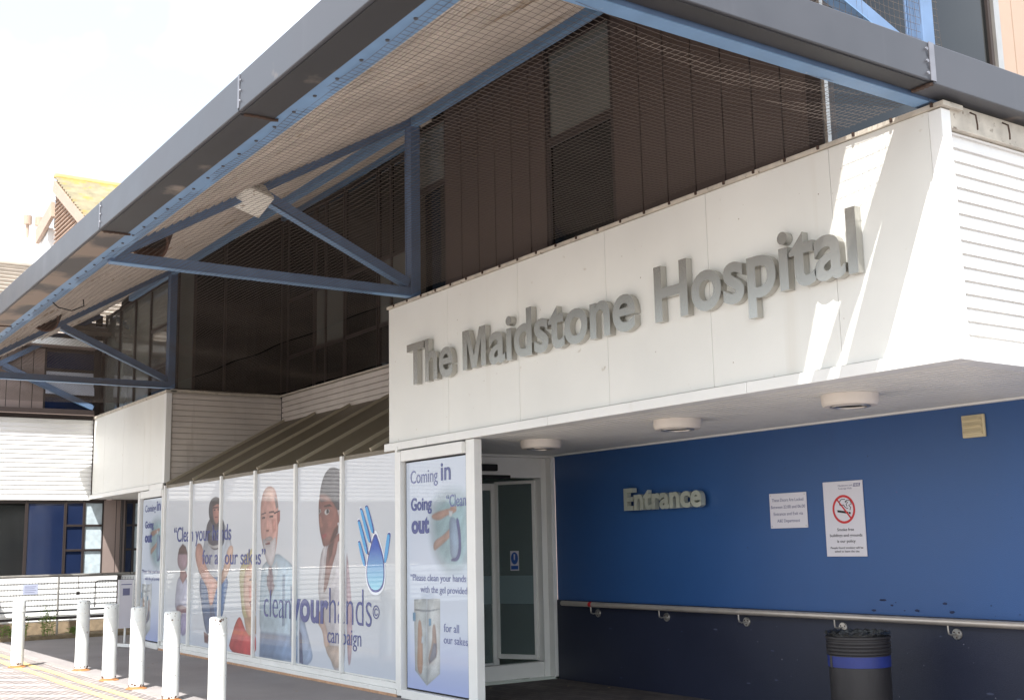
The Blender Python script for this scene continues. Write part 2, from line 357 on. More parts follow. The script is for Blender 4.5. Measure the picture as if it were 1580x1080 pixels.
# cream fascia panels with fine open joints
seams = [-11.76, -10.44, -9.12, -7.76, -6.48, -5.23, -4.40]
mb = MB()
for a, b in zip(seams[:-1], seams[1:]): mb.box(a+.002, b-.002, 6.33, 6.37, 2.765, 4.315)
mb.box(-11.75, -4.41, 6.34, 6.5, 2.77, 4.31, 1)
mb.build('fascia_panel', ['fascia', 'seam'], HB, bevel=.002)
mb = MB(); mb.box(-4.398, -4.30, 6.325, 6.42, 2.70, 4.31); mb.build('corner_trim', 'white', HB, bevel=.004)
strips = [-11.80, -10.84, -8.62, -6.10, -4.28]
mb = MB()
for a, b in zip(strips[:-1], strips[1:]): mb.box(a+.002, b-.002, 6.285, 6.42, 2.67, 2.755)
mb.build('fascia_trim', 'white', HB, bevel=.004)
mb = MB()
xs = np.linspace(-11.78, -4.27, 12)
for a, b in zip(xs[:-1], xs[1:]): mb.box(a+.001, b-.001, 6.312, 6.52, 4.318+.003*random.random(), 4.350)
for i in range(24): x = -11.6+i*.315; mb.box(x-.008, x+.008, 6.298, 6.312, 4.325, 4.352, 1)
mb.build('flashing', ['flash', 'hook'], HB)
# shallow inner reveal under the strip and boarded ceiling
def ribbed(ax, plane0, a0, a1, b0, b1, pitch, depth, axis_h=True): ...
prof = []; y = 6.42
while y < 8.55: prof += [(y, 2.672), (y+.082, 2.672), (y+.086, 2.692), (y+.096, 2.692), (y+.100, 2.672)]; y += .1
mb = MB(); mb.strip([p for p in prof if p[0] < 8.56], 'x', -11.72, -4.32); mb.build('ceiling_boarding', 'soffit', HB)
mb = MB(); mb.box(-11.72, -4.30, 8.50, 8.548, 2.655, 2.69); mb.build('ceiling_trim', 'white', HB)
# boarded return wall on the right, weatherboard profile
def boards(z0, z1, pitch, base, depth, sgn=1):
    pr = []; z = z0
    while z < z1-.005:
        zt = min(z+pitch, z1); pr += [(base+sgn*depth, z), (base+sgn*depth, z+.012), (base+sgn*depth*.25, zt-.014), (base-sgn*.004, zt-.006), (base-sgn*.004, zt-.001)]; z += pitch
    return pr
mb = MB(); mb.strip(boards(2.76, 4.20, .088, -4.345, .016), 'y', 6.42, 11.5)
mb.box(-4.60, -4.352, 6.42, 11.5, 2.70, 4.30); mb.build('side_boarding', 'louvre', HB)
mb = MB(); mb.box(-4.45, -4.302, 6.42, 11.5, 4.205, 4.36); mb.box(-4.46, -4.296, 6.42, 11.5, 4.19, 4.204)
mb.build('side_flashing', 'flash', HB, bevel=.003)
mb = MB()
for y in (6.62, 6.98, 7.5, 8.1): mb.tube([(-4.29, y, 4.33), (-4.25, y, 4.30), (-4.25, y+.01, 4.24), (-4.27, y+.04, 4.215)], .006, 6)
mb.build('net_hook', 'hook', HB)
mb = MB(); mb.box(-4.44, -4.285, 6.42, 11.5, 2.668, 2.755); mb.build('side_trim', 'white', HB, bevel=.004)

def cladding(parent, axis, plane, a0, a1, z0, z1, seams, m, th=.08, face=-1):
    """boards between seams; axis 'x' -> wall faces -y at y=plane, 'y' -> wall faces +x at x=plane"""
    e = [a0]+sorted(s for s in seams if a0+.03 < s < a1-.03)+[a1]; mb = MB()
    for a, b in zip(e[:-1], e[1:]):
        if axis == 'x': mb.box(a+.007, b-.007, plane, plane+th, z0, z1)
        else: mb.box(plane-th, plane, a+.007, b-.007, z0, z1)
    if axis == 'x': mb.box(a0, a1, plane+.012, plane+th-.002, z0+.002, z1-.002, 1)
    else: mb.box(plane-th+.002, plane-.012, a0, a1, z0+.002, z1-.002, 1)
    return mb.build('cladding', [m, 'seam'], parent)
def window(parent, axis, plane, a0, a1, z0, z1, rows, cols=None, fw=.05, fm='frame', proud=.03, label=None, tilt=None):
    """rows: list of (z top, glass material); frame is the part, each pane a sub-part"""
    mb = MB(); cols = [a0]+(cols or [])+[a1]
    def bx(u0, u1, w0, w1, d0, d1):
        if axis == 'x': mb.box(u0, u1, plane-d1, plane-d0, w0, w1)
        else: mb.box(plane+d0, plane+d1, u0, u1, w0, w1)
    zs = [z0]+[r[0] for r in rows]
    for c in cols: bx(max(a0, c-fw/2), min(a1, c+fw/2), z0, z1, -.04, proud)
    for z in zs:
        zz0, zz1 = max(z0, z-fw/2), min(z1, z+fw/2)
        for c0, c1 in zip(cols[:-1], cols[1:]): bx(max(a0, c0+(fw/2)), min(a1, c1-(fw/2)), zz0, zz1, -.038, proud-.003)
    f = mb.build('window', fm, parent, bevel=.004)
    if label: f['label'] = label
    for c0, c1 in zip(cols[:-1], cols[1:]):
        for i, (zt, g) in enumerate(rows):
            mb = MB(); u0, u1, w0, w1 = c0+fw*.3, c1-fw*.3, zs[i]+fw*.3, zt-fw*.3; gg = g if isinstance(g, str) else g[min(len(g)-1, cols.index(c0))]
            off = (tilt or {}).get(i, 0)
            if axis == 'x': mb.box(u0, u1, plane-.004, plane+.004, w0, w1)
            else: mb.add([(plane+off, u0, w0), (plane+off, u1, w0), (plane, u1, w1), (plane, u0, w1), (plane-.008+off, u0, w0), (plane-.008+off, u1, w0), (plane-.008, u1, w1), (plane-.008, u0, w1)], [(0,1,2,3),(7,6,5,4),(0,4,5,1),(1,5,6,2),(2,6,7,3),(3,7,4,0)])
            mb.build('pane', gg, f)
    return f
ZT = 6.62
window(HB, 'x', 6.50, -11.38, -10.68, 4.37, 6.46, [(5.62, 'glass'), (6.36, 'glass_grey')], fw=.07)
cladding(HB, 'x', 6.46, -10.68, -8.78, 4.37, ZT, [-10.34, -10.0, -9.68, -9.37, -9.05], 'clad')
window(HB, 'x', 6.50, -8.78, -7.74, 4.37, 6.5, [(5.45, 'glass'), (6.40, 'glass_grey')], fw=.09)
cladding(HB, 'x', 6.46, -7.74, -5.50, 4.37, ZT, [-7.37, -7.05, -6.71, -6.37, -6.05, -5.75], 'clad')
mb = MB(); mb.box(-5.50, -5.36, 6.45, 6.58, 4.37, 6.60); mb.build('corner_post', 'frame', HB, bevel=.004)
mb = MB(); mb.box(-5.36, -5.33, 6.46, 6.50, 4.37, 6.60); mb.build('corner_bead', 'steel', HB)
window(HB, 'y', -5.40, 6.58, 8.72, 4.37, 6.62, [(6.56, 'glass')], fw=.07)
cladding(HB, 'y', -5.38, 8.80, 13, 4.37, 7.95, [9.05, 9.38, 9.71, 10.04, 10.4, 10.8, 11.2], 'peach')
mb = MB(); mb.box(-5.42, -5.34, 8.72, 8.80, 4.37, 7.9); mb.build('corner_bead', 'steel', HB)
# flat ledge behind the fascia
mb = MB(); mb.box(-11.75, -4.4, 6.51, 12, 4.25, 4.34); mb.build('ledge', 'flash', HB)
# upper body of the block, behind the cladding
def under(x0, x1, y0, y1):
    zt = lambda y: 4.47+.605*(y-2.98)+.02; mb = MB()
    mb.add([(x, y, z) for x in (x0, x1) for y, z in ((y0, 4.35), (y1, 4.35), (y1, zt(y1)), (y0, zt(y0)))], [(0,1,2,3),(7,6,5,4),(0,4,5,1),(1,5,6,2),(2,6,7,3),(3,7,4,0)]); mb.build('inner_wall', 'seam', HB)
under(-11.3, -5.5, 6.66, 13); under(-19.7, -11.301, 8.7, 13); under(-24.3, -19.9, 6.75, 13)
# recess between the two fascia boxes (x -19.8 .. -11.4)
def grooved(z0, z1, pitch, base, depth):
    pr = []; z = z0
    while z < z1-.01: zt = min(z+pitch, z1); pr += [(base, z), (base, zt-.014), (base+depth, zt-.014), (base+depth, zt)]; z += pitch
    return pr
mb = MB(); mb.strip(grooved(3.86, 4.34, .096, 8.45, .035), 'x', -19.8, -11.5); mb.box(-19.8, -11.5, 8.50, 8.6, 3.6, 4.34); mb.build('recess_boarding', 'louvre_g', HB)
mb = MB(); mb.strip(grooved(2.73, 4.30, .099, -19.83, -.035), 'y', 6.42, 8.45); mb.box(-20.0, -19.868, 6.42, 8.46, 2.7, 4.32); mb.build('side_boarding', 'louvre_g', HB)
mb = MB(); mb.box(-19.83, -11.5, 8.42, 8.6, 4.342, 4.37); mb.box(-19.9, -19.80, 6.40, 8.42, 4.322, 4.37); mb.build('flashing', 'flash', HB)
for i in range(7):
    a = -19.7+i*1.19; window(HB, 'x', 8.52, a, a+1.15, 4.37, 7.70, [(5.05, 'glass'), (6.1, ['glass', 'glass_grey'][i % 2]), (7.62, 'glass')], cols=[a+.42] if i % 2 else None, fw=.06)
window(HB, 'y', -19.86, 6.50, 8.46, 4.37, 7.6, [(6.6, ['glass_pale', 'glass', 'glass'])], cols=[6.80, 7.36], fw=.05)
# left fascia box and glazing above it
mb = MB()
for a, b in zip([-24.42, -23.61, -22.31, -21.02], [-23.61, -22.31, -21.02, -19.93]): mb.box(a+.002, b-.002, 6.33, 6.37, 2.765, 4.30)
mb.box(-24.41, -19.94, 6.34, 6.5, 2.77, 4.295, 1); mb.build('fascia_panel', ['fascia', 'seam'], HB)
mb = MB(); mb.box(-19.928, -19.80, 6.32, 6.42, 2.70, 4.30); mb.box(-24.45, -20.55, 6.29, 6.42, 2.67, 2.755); mb.box(-20.546, -19.80, 6.295, 6.42, 2.64, 2.755); mb.build('fascia_trim', 'white', HB, bevel=.004)
mb = MB(); mb.box(-24.45, -19.8, 6.31, 6.5, 4.302, 4.35); mb.build('flashing', 'flash', HB)
mb = MB(); mb.box(-24.45, -19.8, 6.42, 8.6, 2.672, 2.70); mb.build('ceiling_boarding', 'soffit', HB)
for a, b, r in [(-24.4, -23.35, [(5.0, 'glass_grey'), (5.62, 'glass_grey'), (6.42, 'glass_pale')]), (-23.33, -22.32, [(6.42, 'glass_pale')]), (-22.30, -21.36, [(6.42, 'glass_pale')]), (-21.34, -20.30, [(4.9, 'glass'), (5.62, 'glass_grey'), (6.42, 'glass_pale')]), (-20.28, -19.90, [(6.42, 'glass_grey')])]:
    window(HB, 'x', 6.50, a, b, 4.36, 6.48, r, fw=.055)
# lean-to roof over the lobby
def zr(y): return 2.70+(y-6.31)*.552
mb = MB(); mb.add([(x, y, zr(y)+dz) for dz in (0, -.05) for x, y in ((-19.8, 6.31), (-11.5, 6.31), (-11.5, 8.44), (-19.8, 8.44))], [(0,1,2,3),(7,6,5,4),(0,4,5,1),(1,5,6,2),(2,6,7,3),(3,7,4,0)])
mb.build('lobby_roof', 'olive', HB)
ML = [-19.66, -18.34, -16.99, -15.66, -14.28, -12.90]
for x in [-19.66, -18.34, -16.99, -15.66, -14.28, -12.90, -12.2, -11.62]:
    mb = MB(); mb.bar((x, 6.32, zr(6.32)+.022), (x, 8.43, zr(8.43)+.022), .034, .045); mb.build('roof_rib', mat('rib_metal', (170, 160, 140), .5) if 'rib' not in K else K['rib'], HB)
    K.setdefault('rib', bpy.data.materials['rib_metal'])
# lobby end walls and interior seen through the door
mb = MB(); mb.box(-19.9, -11.9, 8.6, 8.7, 0, 2.7); mb.box(-16.2, -16.1, 6.5, 8.6, 0, 2.65); mb.build('lobby_wall', mat('lobby_wall', (196, 208, 204), .6, noise=(1, .2)), HB)
mb = MB(); mb.box(-19.6, -11.62, 6.4, 8.6, .005, .03); mb.build('lobby_floor', mat('lobby_floor', (206, 214, 204), .3, noise=(2, .1)), HB)
mb = MB(); mb.box(-19.7, -11.6, 6.42, 8.6, 2.64, 2.668); mb.build('lobby_ceiling', 'soffit', HB)

# ================================================================= glazed poster screen
GS = thing('poster_screen', (-15.6, 6.33, 0), 'long glazed screen covered with the clean your hands campaign poster', 'glazed screen')
PEOPLE = [
  ([(-18.95,1.18),(-19.03,0.93),(-19.05,0.66),(-18.76,0.61),(-18.36,0.68),(-18.33,0.91),(-18.45,1.15),(-18.7,1.22)],(168,170,192),0.03),
  ([(-18.82,1.31),(-18.57,1.29),(-18.46,1.21),(-18.69,1.08),(-18.84,1.18)],(140,95,95),0.03),
  ([(-18.74,1.71),(-18.57,1.65),(-18.47,1.51),(-18.49,1.35),(-18.71,1.28),(-18.94,1.35),(-18.99,1.49),(-18.91,1.64)],(160,135,145),0.02),
  ([(-18.74,1.72),(-18.58,1.67),(-18.48,1.55),(-18.95,1.55),(-18.91,1.64)],(105,80,75),0.03),
  ([(-19,0.73),(-18.67,0.76),(-18.39,0.71),(-18.44,0.62),(-18.65,0.56),(-18.93,0.64)],(130,95,105),0.03),
  ([(-18.79,0.61),(-18.41,0.66),(-18.42,0.4),(-18.52,0.29),(-18.68,0.27),(-18.8,0.38)],(150,145,185),0.03),
  ([(-17.99,1.24),(-17.75,0.65),(-17.6,0.39),(-17.44,0.34),(-17.18,0.55),(-16.88,0.62),(-16.78,0.91),(-16.64,1.23),(-17.23,1.28)],(72,105,150),0.02),
  ([(-17.38,1.01),(-17.19,0.61),(-17.3,0.4),(-17.45,0.78)],(50,80,125),0.04),
  ([(-17.67,0.39),(-17.46,0.35),(-17.48,0.22),(-17.63,0.23)],(125,90,90),0.02),
  ([(-17.66,2.03),(-17.36,2.08),(-16.9,2.03),(-16.56,1.71),(-16.59,1.48),(-16.81,1.22),(-17.83,1.18),(-18.06,1.36),(-17.77,1.6)],(165,172,182),0.02),
  ([(-18.09,1.73),(-17.81,1.7),(-17.76,1.48),(-17.48,1.25),(-17.05,1.13),(-17.21,0.99),(-17.32,0.78),(-17.47,0.8),(-17.54,1.04),(-17.87,1.21),(-18.15,1.48)],(190,140,125),0.015),
  ([(-16.74,1.65),(-16.5,1.68),(-16.53,1.48),(-16.7,1.25),(-16.97,1.08),(-17.22,1.1),(-16.86,1.34)],(200,165,145),0.015),
  ([(-17.64,2.02),(-17.37,2.14),(-16.95,2.09),(-16.85,1.89),(-16.88,1.71),(-16.96,1.66),(-17.25,1.59),(-17.51,1.66),(-17.65,1.84)],(75,75,88),0.015),
  ([(-17.58,1.72),(-17.34,1.66),(-16.96,1.71),(-17,1.66),(-17.29,1.62),(-17.58,1.68)],(190,190,190),0.01),
  ([(-17.54,2.35),(-17.3,2.42),(-17.04,2.36),(-16.97,2.15),(-17.02,1.98),(-17.27,1.93),(-17.52,2.05),(-17.58,2.2)],(70,66,72),0.015),
  ([(-17.41,2.33),(-17.14,2.33),(-17.08,2.16),(-17.14,2.01),(-17.27,1.99),(-17.38,2.11)],(172,118,105),0.015),
  ([(-17.43,2.37),(-17.09,2.36),(-17.09,2.28),(-17.22,2.3),(-17.32,2.27),(-17.41,2.26)],(58,48,50),0.012),
  ([(-17.36,2.22),(-17.28,2.22),(-17.28,2.2),(-17.35,2.2)],(60,40,42),0.005),
  ([(-17.2,2.22),(-17.12,2.22),(-17.12,2.2),(-17.19,2.2)],(60,40,42),0.005),
  ([(-17.51,1.9),(-17.02,1.91),(-17,1.83),(-17.48,1.82)],(120,128,140),0.02),
  ([(-17.39,2.26),(-17.1,2.25),(-17.1,2.23),(-17.39,2.23)],(90,55,55),0.01),
  ([(-17.3,2.11),(-17.16,2.1),(-17.16,2.09),(-17.3,2.09)],(130,60,65),0.01),
  ([(-16.27,1.26),(-16.16,1.43),(-15.96,1.56),(-15.64,1.67),(-15.6,0.57),(-15.86,0.61),(-16.1,0.65),(-16.19,0.92)],(186,176,132),0.02),
  ([(-16.06,1.31),(-15.9,1.4),(-15.63,1.43),(-15.6,0.62),(-15.79,0.58),(-15.98,0.71),(-16.1,0.98)],(206,165,145),0.025),
  ([(-15.89,1.19),(-15.78,1.21),(-15.76,1.18),(-15.87,1.17)],(95,75,75),0.01),
  ([(-15.7,1.19),(-15.62,1.2),(-15.62,1.18),(-15.7,1.18)],(95,75,75),0.01),
  ([(-15.87,0.88),(-15.76,0.9),(-15.62,0.86),(-15.66,0.79),(-15.8,0.81)],(140,50,60),0.01),
  ([(-15.83,0.87),(-15.74,0.88),(-15.65,0.85),(-15.7,0.83)],(240,235,230),0.008),
  ([(-15.9,1.1),(-15.78,1.11),(-15.76,0.94),(-15.87,0.92)],(222,150,136),0.04),
  ([(-15.77,1.13),(-15.71,1.13),(-15.67,0.99),(-15.76,0.98)],(220,178,158),0.015),
  ([(-16.05,0.65),(-15.6,0.7),(-15.59,0.46),(-15.78,0.4),(-15.96,0.47)],(190,155,130),0.02),
  ([(-16.66,0.15),(-16.51,0.4),(-16.33,0.62),(-16.18,0.68),(-16,0.49),(-15.78,0.4),(-15.59,0.47),(-15.58,0.12)],(196,62,66),0.01),
  ([(-15.49,1.34),(-15.25,1.45),(-14.9,1.56),(-14.65,1.48),(-14.39,1.4),(-14.22,1.28),(-14.2,0.17),(-15.47,0.15)],(160,184,200),0.015),
  ([(-15.45,0.49),(-14.2,0.5),(-14.2,0.17),(-15.47,0.15)],(120,145,180),0.05),
  ([(-15.25,1.37),(-15.08,1.37),(-14.97,1.11),(-15.1,0.95),(-15.24,1.13)],(120,100,110),0.02),
  ([(-14.17,0.99),(-13.97,0.64),(-13.78,0.37),(-13.73,0.24),(-13.93,0.14),(-14.15,0.16)],(150,170,200),0.02),
  ([(-14.16,0.58),(-14.08,0.52),(-14.03,0.16),(-14.15,0.17)],(85,95,130),0.02),
  ([(-15.51,2.24),(-15.39,2.42),(-15.19,2.47),(-14.99,2.41),(-14.91,2.27),(-14.87,2.11),(-14.87,1.85),(-14.94,1.58),(-15.06,1.37),(-15.24,1.41),(-15.4,1.64),(-15.49,1.83)],(198,150,138),0.012),
  ([(-14.92,2.11),(-14.82,2.12),(-14.82,1.98),(-14.9,1.9)],(180,115,105),0.01),
  ([(-15.02,2.3),(-14.93,2.27),(-14.88,2.16),(-14.96,2.14)],(150,140,138),0.02),
  ([(-15.37,2.41),(-15.21,2.45),(-15.04,2.4),(-15.02,2.28),(-15.28,2.26),(-15.39,2.31)],(224,184,168),0.05),
  ([(-15.1,2),(-14.96,2.01),(-14.94,1.85),(-15.06,1.82)],(212,150,136),0.03),
  ([(-15.43,1.78),(-15.26,1.69),(-15.06,1.72),(-14.94,1.79),(-14.96,1.53),(-15.06,1.36),(-15.22,1.4),(-15.38,1.59)],(186,182,184),0.015),
  ([(-15.32,1.68),(-15.16,1.7),(-15.14,1.67),(-15.3,1.66)],(140,70,75),0.008),
  ([(-15.47,2.09),(-15.31,2.11),(-15.3,2.09),(-15.47,2.07)],(110,85,85),0.006),
  ([(-15.21,2.11),(-15.03,2.12),(-15.01,2.09),(-15.2,2.09)],(110,85,85),0.006),
  ([(-15.44,2.04),(-15.33,2.05),(-15.33,2.02),(-15.44,2.02)],(80,65,70),0.006),
  ([(-15.19,2.05),(-15.05,2.06),(-15.05,2.03),(-15.18,2.03)],(80,65,70),0.006),
  ([(-15.03,2.09),(-14.85,2.12),(-14.85,2.1),(-15.02,2.07)],(70,60,65),0.004),
  ([(-15.29,2.04),(-15.24,2.04),(-15.17,1.87),(-15.25,1.85),(-15.31,1.87)],(216,160,146),0.012),
  ([(-15.3,1.86),(-15.19,1.87),(-15.2,1.84),(-15.28,1.84)],(130,80,74),0.006),
  ([(-15.35,1.74),(-15.25,1.77),(-15.11,1.78),(-15.04,1.73),(-15.16,1.71),(-15.3,1.71)],(160,150,150),0.012),
  ([(-15.31,1.4),(-15.18,1.37),(-15.2,1.24),(-15.35,1.32)],(190,206,216),0.01),
  ([(-15.04,1.37),(-14.9,1.45),(-14.87,1.27),(-15.01,1.14)],(186,202,212),0.01),
  ([(-14.71,1.27),(-14.63,1.27),(-14.62,0.61),(-14.71,0.6)],(132,156,182),0.03),
  ([(-14.45,1.12),(-14.38,1.12),(-14.35,0.37),(-14.44,0.37)],(132,156,182),0.03),
  ([(-13.52,1.6),(-13.31,1.64),(-13.04,1.78),(-12.95,1.75),(-12.88,1.61),(-12.83,1.18),(-12.83,0.75),(-12.85,0.16),(-13.16,0.11),(-13.39,0.59),(-13.6,1.03),(-13.6,1.21)],(186,182,186),0.015),
  ([(-12.83,1.62),(-12.75,1.4),(-12.68,1.02),(-12.65,0.65),(-12.68,0.25),(-12.79,0.24)],(186,160,170),0.02),
  ([(-13.33,1.64),(-13.05,1.78),(-12.95,1.77),(-13.04,1.61),(-13.16,1.45),(-13.26,1.28),(-13.33,1.13),(-13.46,1.03),(-13.41,1.28),(-13.37,1.49)],(138,92,84),0.012),
  ([(-13.63,0.82),(-13.49,0.84),(-13.35,0.63),(-13.27,0.45),(-13.23,0.35),(-13.41,0.39),(-13.46,0.6),(-13.63,0.69)],(186,160,150),0.02),
  ([(-13.38,0.42),(-13.23,0.44),(-12.87,0.45),(-12.89,0.26),(-13.08,0.16),(-13.19,0.24),(-13.35,0.34)],(196,178,165),0.02),
  ([(-13.59,2.28),(-13.2,2.21),(-13.04,2.06),(-13.02,1.83),(-13.15,1.71),(-13.31,1.63),(-13.46,1.61),(-13.51,1.71),(-13.58,1.84),(-13.61,2.06)],(136,88,78),0.01),
  ([(-13.59,2.17),(-13.55,2.37),(-13.45,2.51),(-13.32,2.58),(-13.18,2.59),(-13,2.55),(-12.89,2.49),(-12.89,2.1),(-12.99,2.06),(-13.06,2.05),(-13.14,2.11),(-13.22,2.18),(-13.41,2.18)],(82,80,86),0.01),
  ([(-13.03,2.05),(-12.92,2.07),(-12.9,1.94),(-12.99,1.86),(-13.03,1.91)],(145,90,82),0.01),
  ([(-13.44,2.05),(-13.39,2.08),(-13.31,2.08),(-13.28,2.05),(-13.33,2.01),(-13.41,2.01)],(215,215,215),0.005),
  ([(-13.37,2.08),(-13.31,2.07),(-13.3,2.04),(-13.34,2.02),(-13.38,2.03)],(35,30,35),0.005),
  ([(-13.61,2.08),(-13.55,2.09),(-13.53,2.05),(-13.57,2.03),(-13.61,2.03)],(190,190,190),0.005),
  ([(-13.59,2.08),(-13.56,2.08),(-13.55,2.05),(-13.58,2.03)],(45,40,45),0.005),
  ([(-13.46,2.12),(-13.28,2.14),(-13.2,2.1),(-13.28,2.11),(-13.45,2.11)],(60,45,45),0.006),
  ([(-13.51,1.77),(-13.38,1.78),(-13.37,1.75),(-13.45,1.71),(-13.5,1.73)],(165,70,75),0.008),
  ([(-13.06,1.9),(-13.02,1.91),(-13.02,1.87),(-13.06,1.87)],(235,235,240),0.004),
  ([(-13.57,2.01),(-13.51,1.98),(-13.47,1.87),(-13.54,1.85),(-13.57,1.88)],(164,110,96),0.012),
  ([(-13.38,1.95),(-13.2,1.94),(-13.21,1.83),(-13.34,1.81)],(158,102,90),0.05),
  ([(-13.15,1.83),(-13.04,1.88),(-13.04,1.78),(-13.21,1.67),(-13.28,1.67)],(92,58,52),0.03),
  ([(-13.58,2.28),(-13.4,2.26),(-13.22,2.19),(-13.25,2.16),(-13.45,2.18),(-13.58,2.21)],(150,100,88),0.04),
  ([(-13.31,1.63),(-13.15,1.69),(-13.21,1.52),(-13.31,1.42)],(98,64,58),0.03),
  ([(-13.05,1.67),(-12.95,1.71),(-13.05,1.47),(-13.16,1.2),(-13.21,1.2)],(214,210,212),0.012),
  ([(-13.47,1.6),(-13.38,1.63),(-13.43,1.42),(-13.48,1.2),(-13.53,1.2)],(206,202,206),0.012),
]
NEAR = [
  ([(-10.68,2.1),(-10.38,2.15),(-10.09,2.09),(-10.05,1.89),(-10.06,1.54),(-10.16,1.36),(-10.48,1.34),(-10.71,1.48),(-10.81,1.72),(-10.81,1.97)],(138,170,178),0.22),
  ([(-10.42,2),(-10.3,2),(-10.29,1.98),(-10.41,1.97)],(196,160,144),0.012),
  ([(-10.81,1.93),(-10.59,1.97),(-10.3,1.99),(-10.29,1.94),(-10.49,1.91),(-10.64,1.86),(-10.79,1.88)],(176,140,124),0.02),
  ([(-10.77,1.65),(-10.56,1.71),(-10.39,1.8),(-10.29,1.82),(-10.28,1.76),(-10.46,1.67),(-10.64,1.59),(-10.77,1.54)],(180,148,134),0.02),
  ([(-10.42,1.8),(-10.3,1.84),(-10.27,1.81),(-10.39,1.76)],(196,160,144),0.012),
  ([(-10.45,1.9),(-10.3,1.88),(-10.21,1.73),(-10.22,1.46),(-10.42,1.45),(-10.44,1.65)],(135,160,185),0.02),
  ([(-10.32,1.89),(-10.24,1.87),(-10.2,1.58),(-10.26,1.44),(-10.42,1.44),(-10.41,1.47),(-10.29,1.48),(-10.25,1.64)],(85,95,150),0.012),
  ([(-10.45,1.96),(-10.37,1.95),(-10.39,1.9),(-10.44,1.9)],(215,220,225),0.01),
  ([(-11.19,1.04),(-10.92,1.05),(-10.93,0.16),(-11.18,0.3)],(176,184,186),0.006),
  ([(-10.91,1.05),(-10.64,1.06),(-10.66,0.3),(-10.93,0.16)],(190,196,198),0.006),
  ([(-11.19,0.94),(-10.92,0.93),(-10.65,0.96),(-10.65,0.95),(-10.92,0.91),(-11.19,0.92)],(140,150,160),0.006),
  ([(-11.11,0.82),(-11.04,0.83),(-11.01,0.63),(-11.01,0.25),(-11.14,0.29),(-11.12,0.58)],(176,140,118),0.02),
  ([(-10.81,0.79),(-10.74,0.8),(-10.72,0.6),(-10.7,0.48),(-10.88,0.39),(-10.9,0.45),(-10.81,0.6)],(160,135,125),0.02),
  ([(-10.79,0.6),(-10.72,0.6),(-10.73,0.46),(-10.88,0.38),(-10.88,0.41)],(110,115,135),0.02),
  ([(-11.22,0.9),(-11.16,0.9),(-11.16,0.81),(-11.22,0.81)],(90,150,190),0.01),
  ([(-10.88,0.85),(-10.83,0.85),(-10.83,0.78),(-10.88,0.77)],(90,150,190),0.01),
  ([(-11.03,0.66),(-10.98,0.66),(-10.98,0.59),(-11.04,0.59)],(210,225,235),0.01),
]
LOGO = [
  ([(-12.14,1.75),(-12.33,2.06),(-12.32,2.08),(-12.28,2.09),(-12.24,2.07),(-12.06,1.76)],(0,0,0),0),
  ([(-12.21,1.64),(-12.46,2.04),(-12.45,2.06),(-12.42,2.06),(-12.38,2.04),(-12.13,1.65)],(0,0,0),0),
  ([(-12.28,1.51),(-12.52,1.9),(-12.51,1.92),(-12.47,1.93),(-12.44,1.91),(-12.2,1.52)],(0,0,0),0),
  ([(-12.35,1.38),(-12.51,1.66),(-12.49,1.68),(-12.46,1.68),(-12.43,1.66),(-12.27,1.39)],(0,0,0),0),
  ([(-11.88,1.42),(-11.78,1.74),(-11.75,1.76),(-11.71,1.76),(-11.69,1.73),(-11.79,1.42)],(0,0,0),0),
  ([(-12.06,1.76),(-11.97,1.64),(-11.87,1.48),(-11.85,1.34),(-11.86,1.21),(-11.93,1.13),(-12.05,1.1),(-12.17,1.12),(-12.26,1.21),(-12.28,1.34),(-12.24,1.48),(-12.15,1.65)],(0,0,0),0),
]
def bg1(x, z):
    a = np.array(lin((204, 208, 214))); b = np.array(lin((190, 195, 199))); c = np.array(lin((194, 202, 214)))
    t = np.clip((z-1.2)/1.2, 0, 1)[:, None]; s = np.clip((1.1-z)/1.1, 0, 1)[:, None]
    n = (.5+.5*np.sin(x*1.3+z*2.1)*np.sin(z*1.7-x*.6))[:, None]
    return (b*(1-t)+a*t)*(1-s)+c*s+(n-.5)*.05
edges = [-19.64, -18.34, -16.99, -15.66, -14.28, -12.90, -11.50]
for i, (a, b) in enumerate(zip(edges[:-1], edges[1:])):
    p = printed('poster_panel', GS, 'print', a+.03, b-.03, .16, 2.685, 6.315, bg1, PEOPLE, step=.010)
    p['label'] = ['poster panel with a child at the far end', 'poster panel with a hooded youth sitting', 'poster panel with a blond woman in red', 'poster panel with a bearded man in glasses', 'poster panel with a woman in a pale blouse', 'poster panel with the blue hand and water drop logo'][i]
for i, x in enumerate(edges):
    mb = MB(); mb.box(x-.028, x+.028, 6.275, 6.36, .14, 2.70); mb.build('mullion', 'white', GS, bevel=.004)
mb = MB()
for i, (a, b) in enumerate(zip(edges[:-1], edges[1:])): mb.box(a+.002, b-.002, 6.29, 6.36, .075, .139); mb.box(a+.002, b-.002, 6.262, 6.36, 0.0, .073)
mb.build('sill', 'white', GS, bevel=.004)
mb = MB(); mb.box(-19.66, -11.47, 6.255, 6.262, -.01, .028); mb.build('sealant', mat('sealant_strip', (188, 150, 120), .8, noise=(20, .2)), GS)
mb = MB(); mb.box(-19.61, -11.53, 6.325, 6.35, .141, 2.69); mb.build('backing', 'white', GS)
TY = 6.3125
text('slogan', GS, 'purple', '\u201cClean your hands', -19.17, -16.60, 1.752, .235, TY, offset=.006)
text('slogan', GS, 'purple', 'for all our sakes\u201d', -17.80, -15.30, 1.398, .215, TY, offset=.006)
text('campaign_name', GS, 'purple', 'clean', -15.33, -14.44, .700, .36, TY, offset=-.012)
text('campaign_name', GS, 'purple', 'your', -14.42, -13.30, .700, .27, TY, offset=.03)
text('campaign_name', GS, 'purple', 'hands', -13.275, -12.16, .700, .42, TY, offset=-.012)
text('campaign_name', GS, 'purple', 'campaign', -13.32, -12.42, .470, .175, TY, offset=-.004)
text('copyright_mark', GS, 'purple', '\u00a9', -12.13, -11.97, .80, .15, TY)
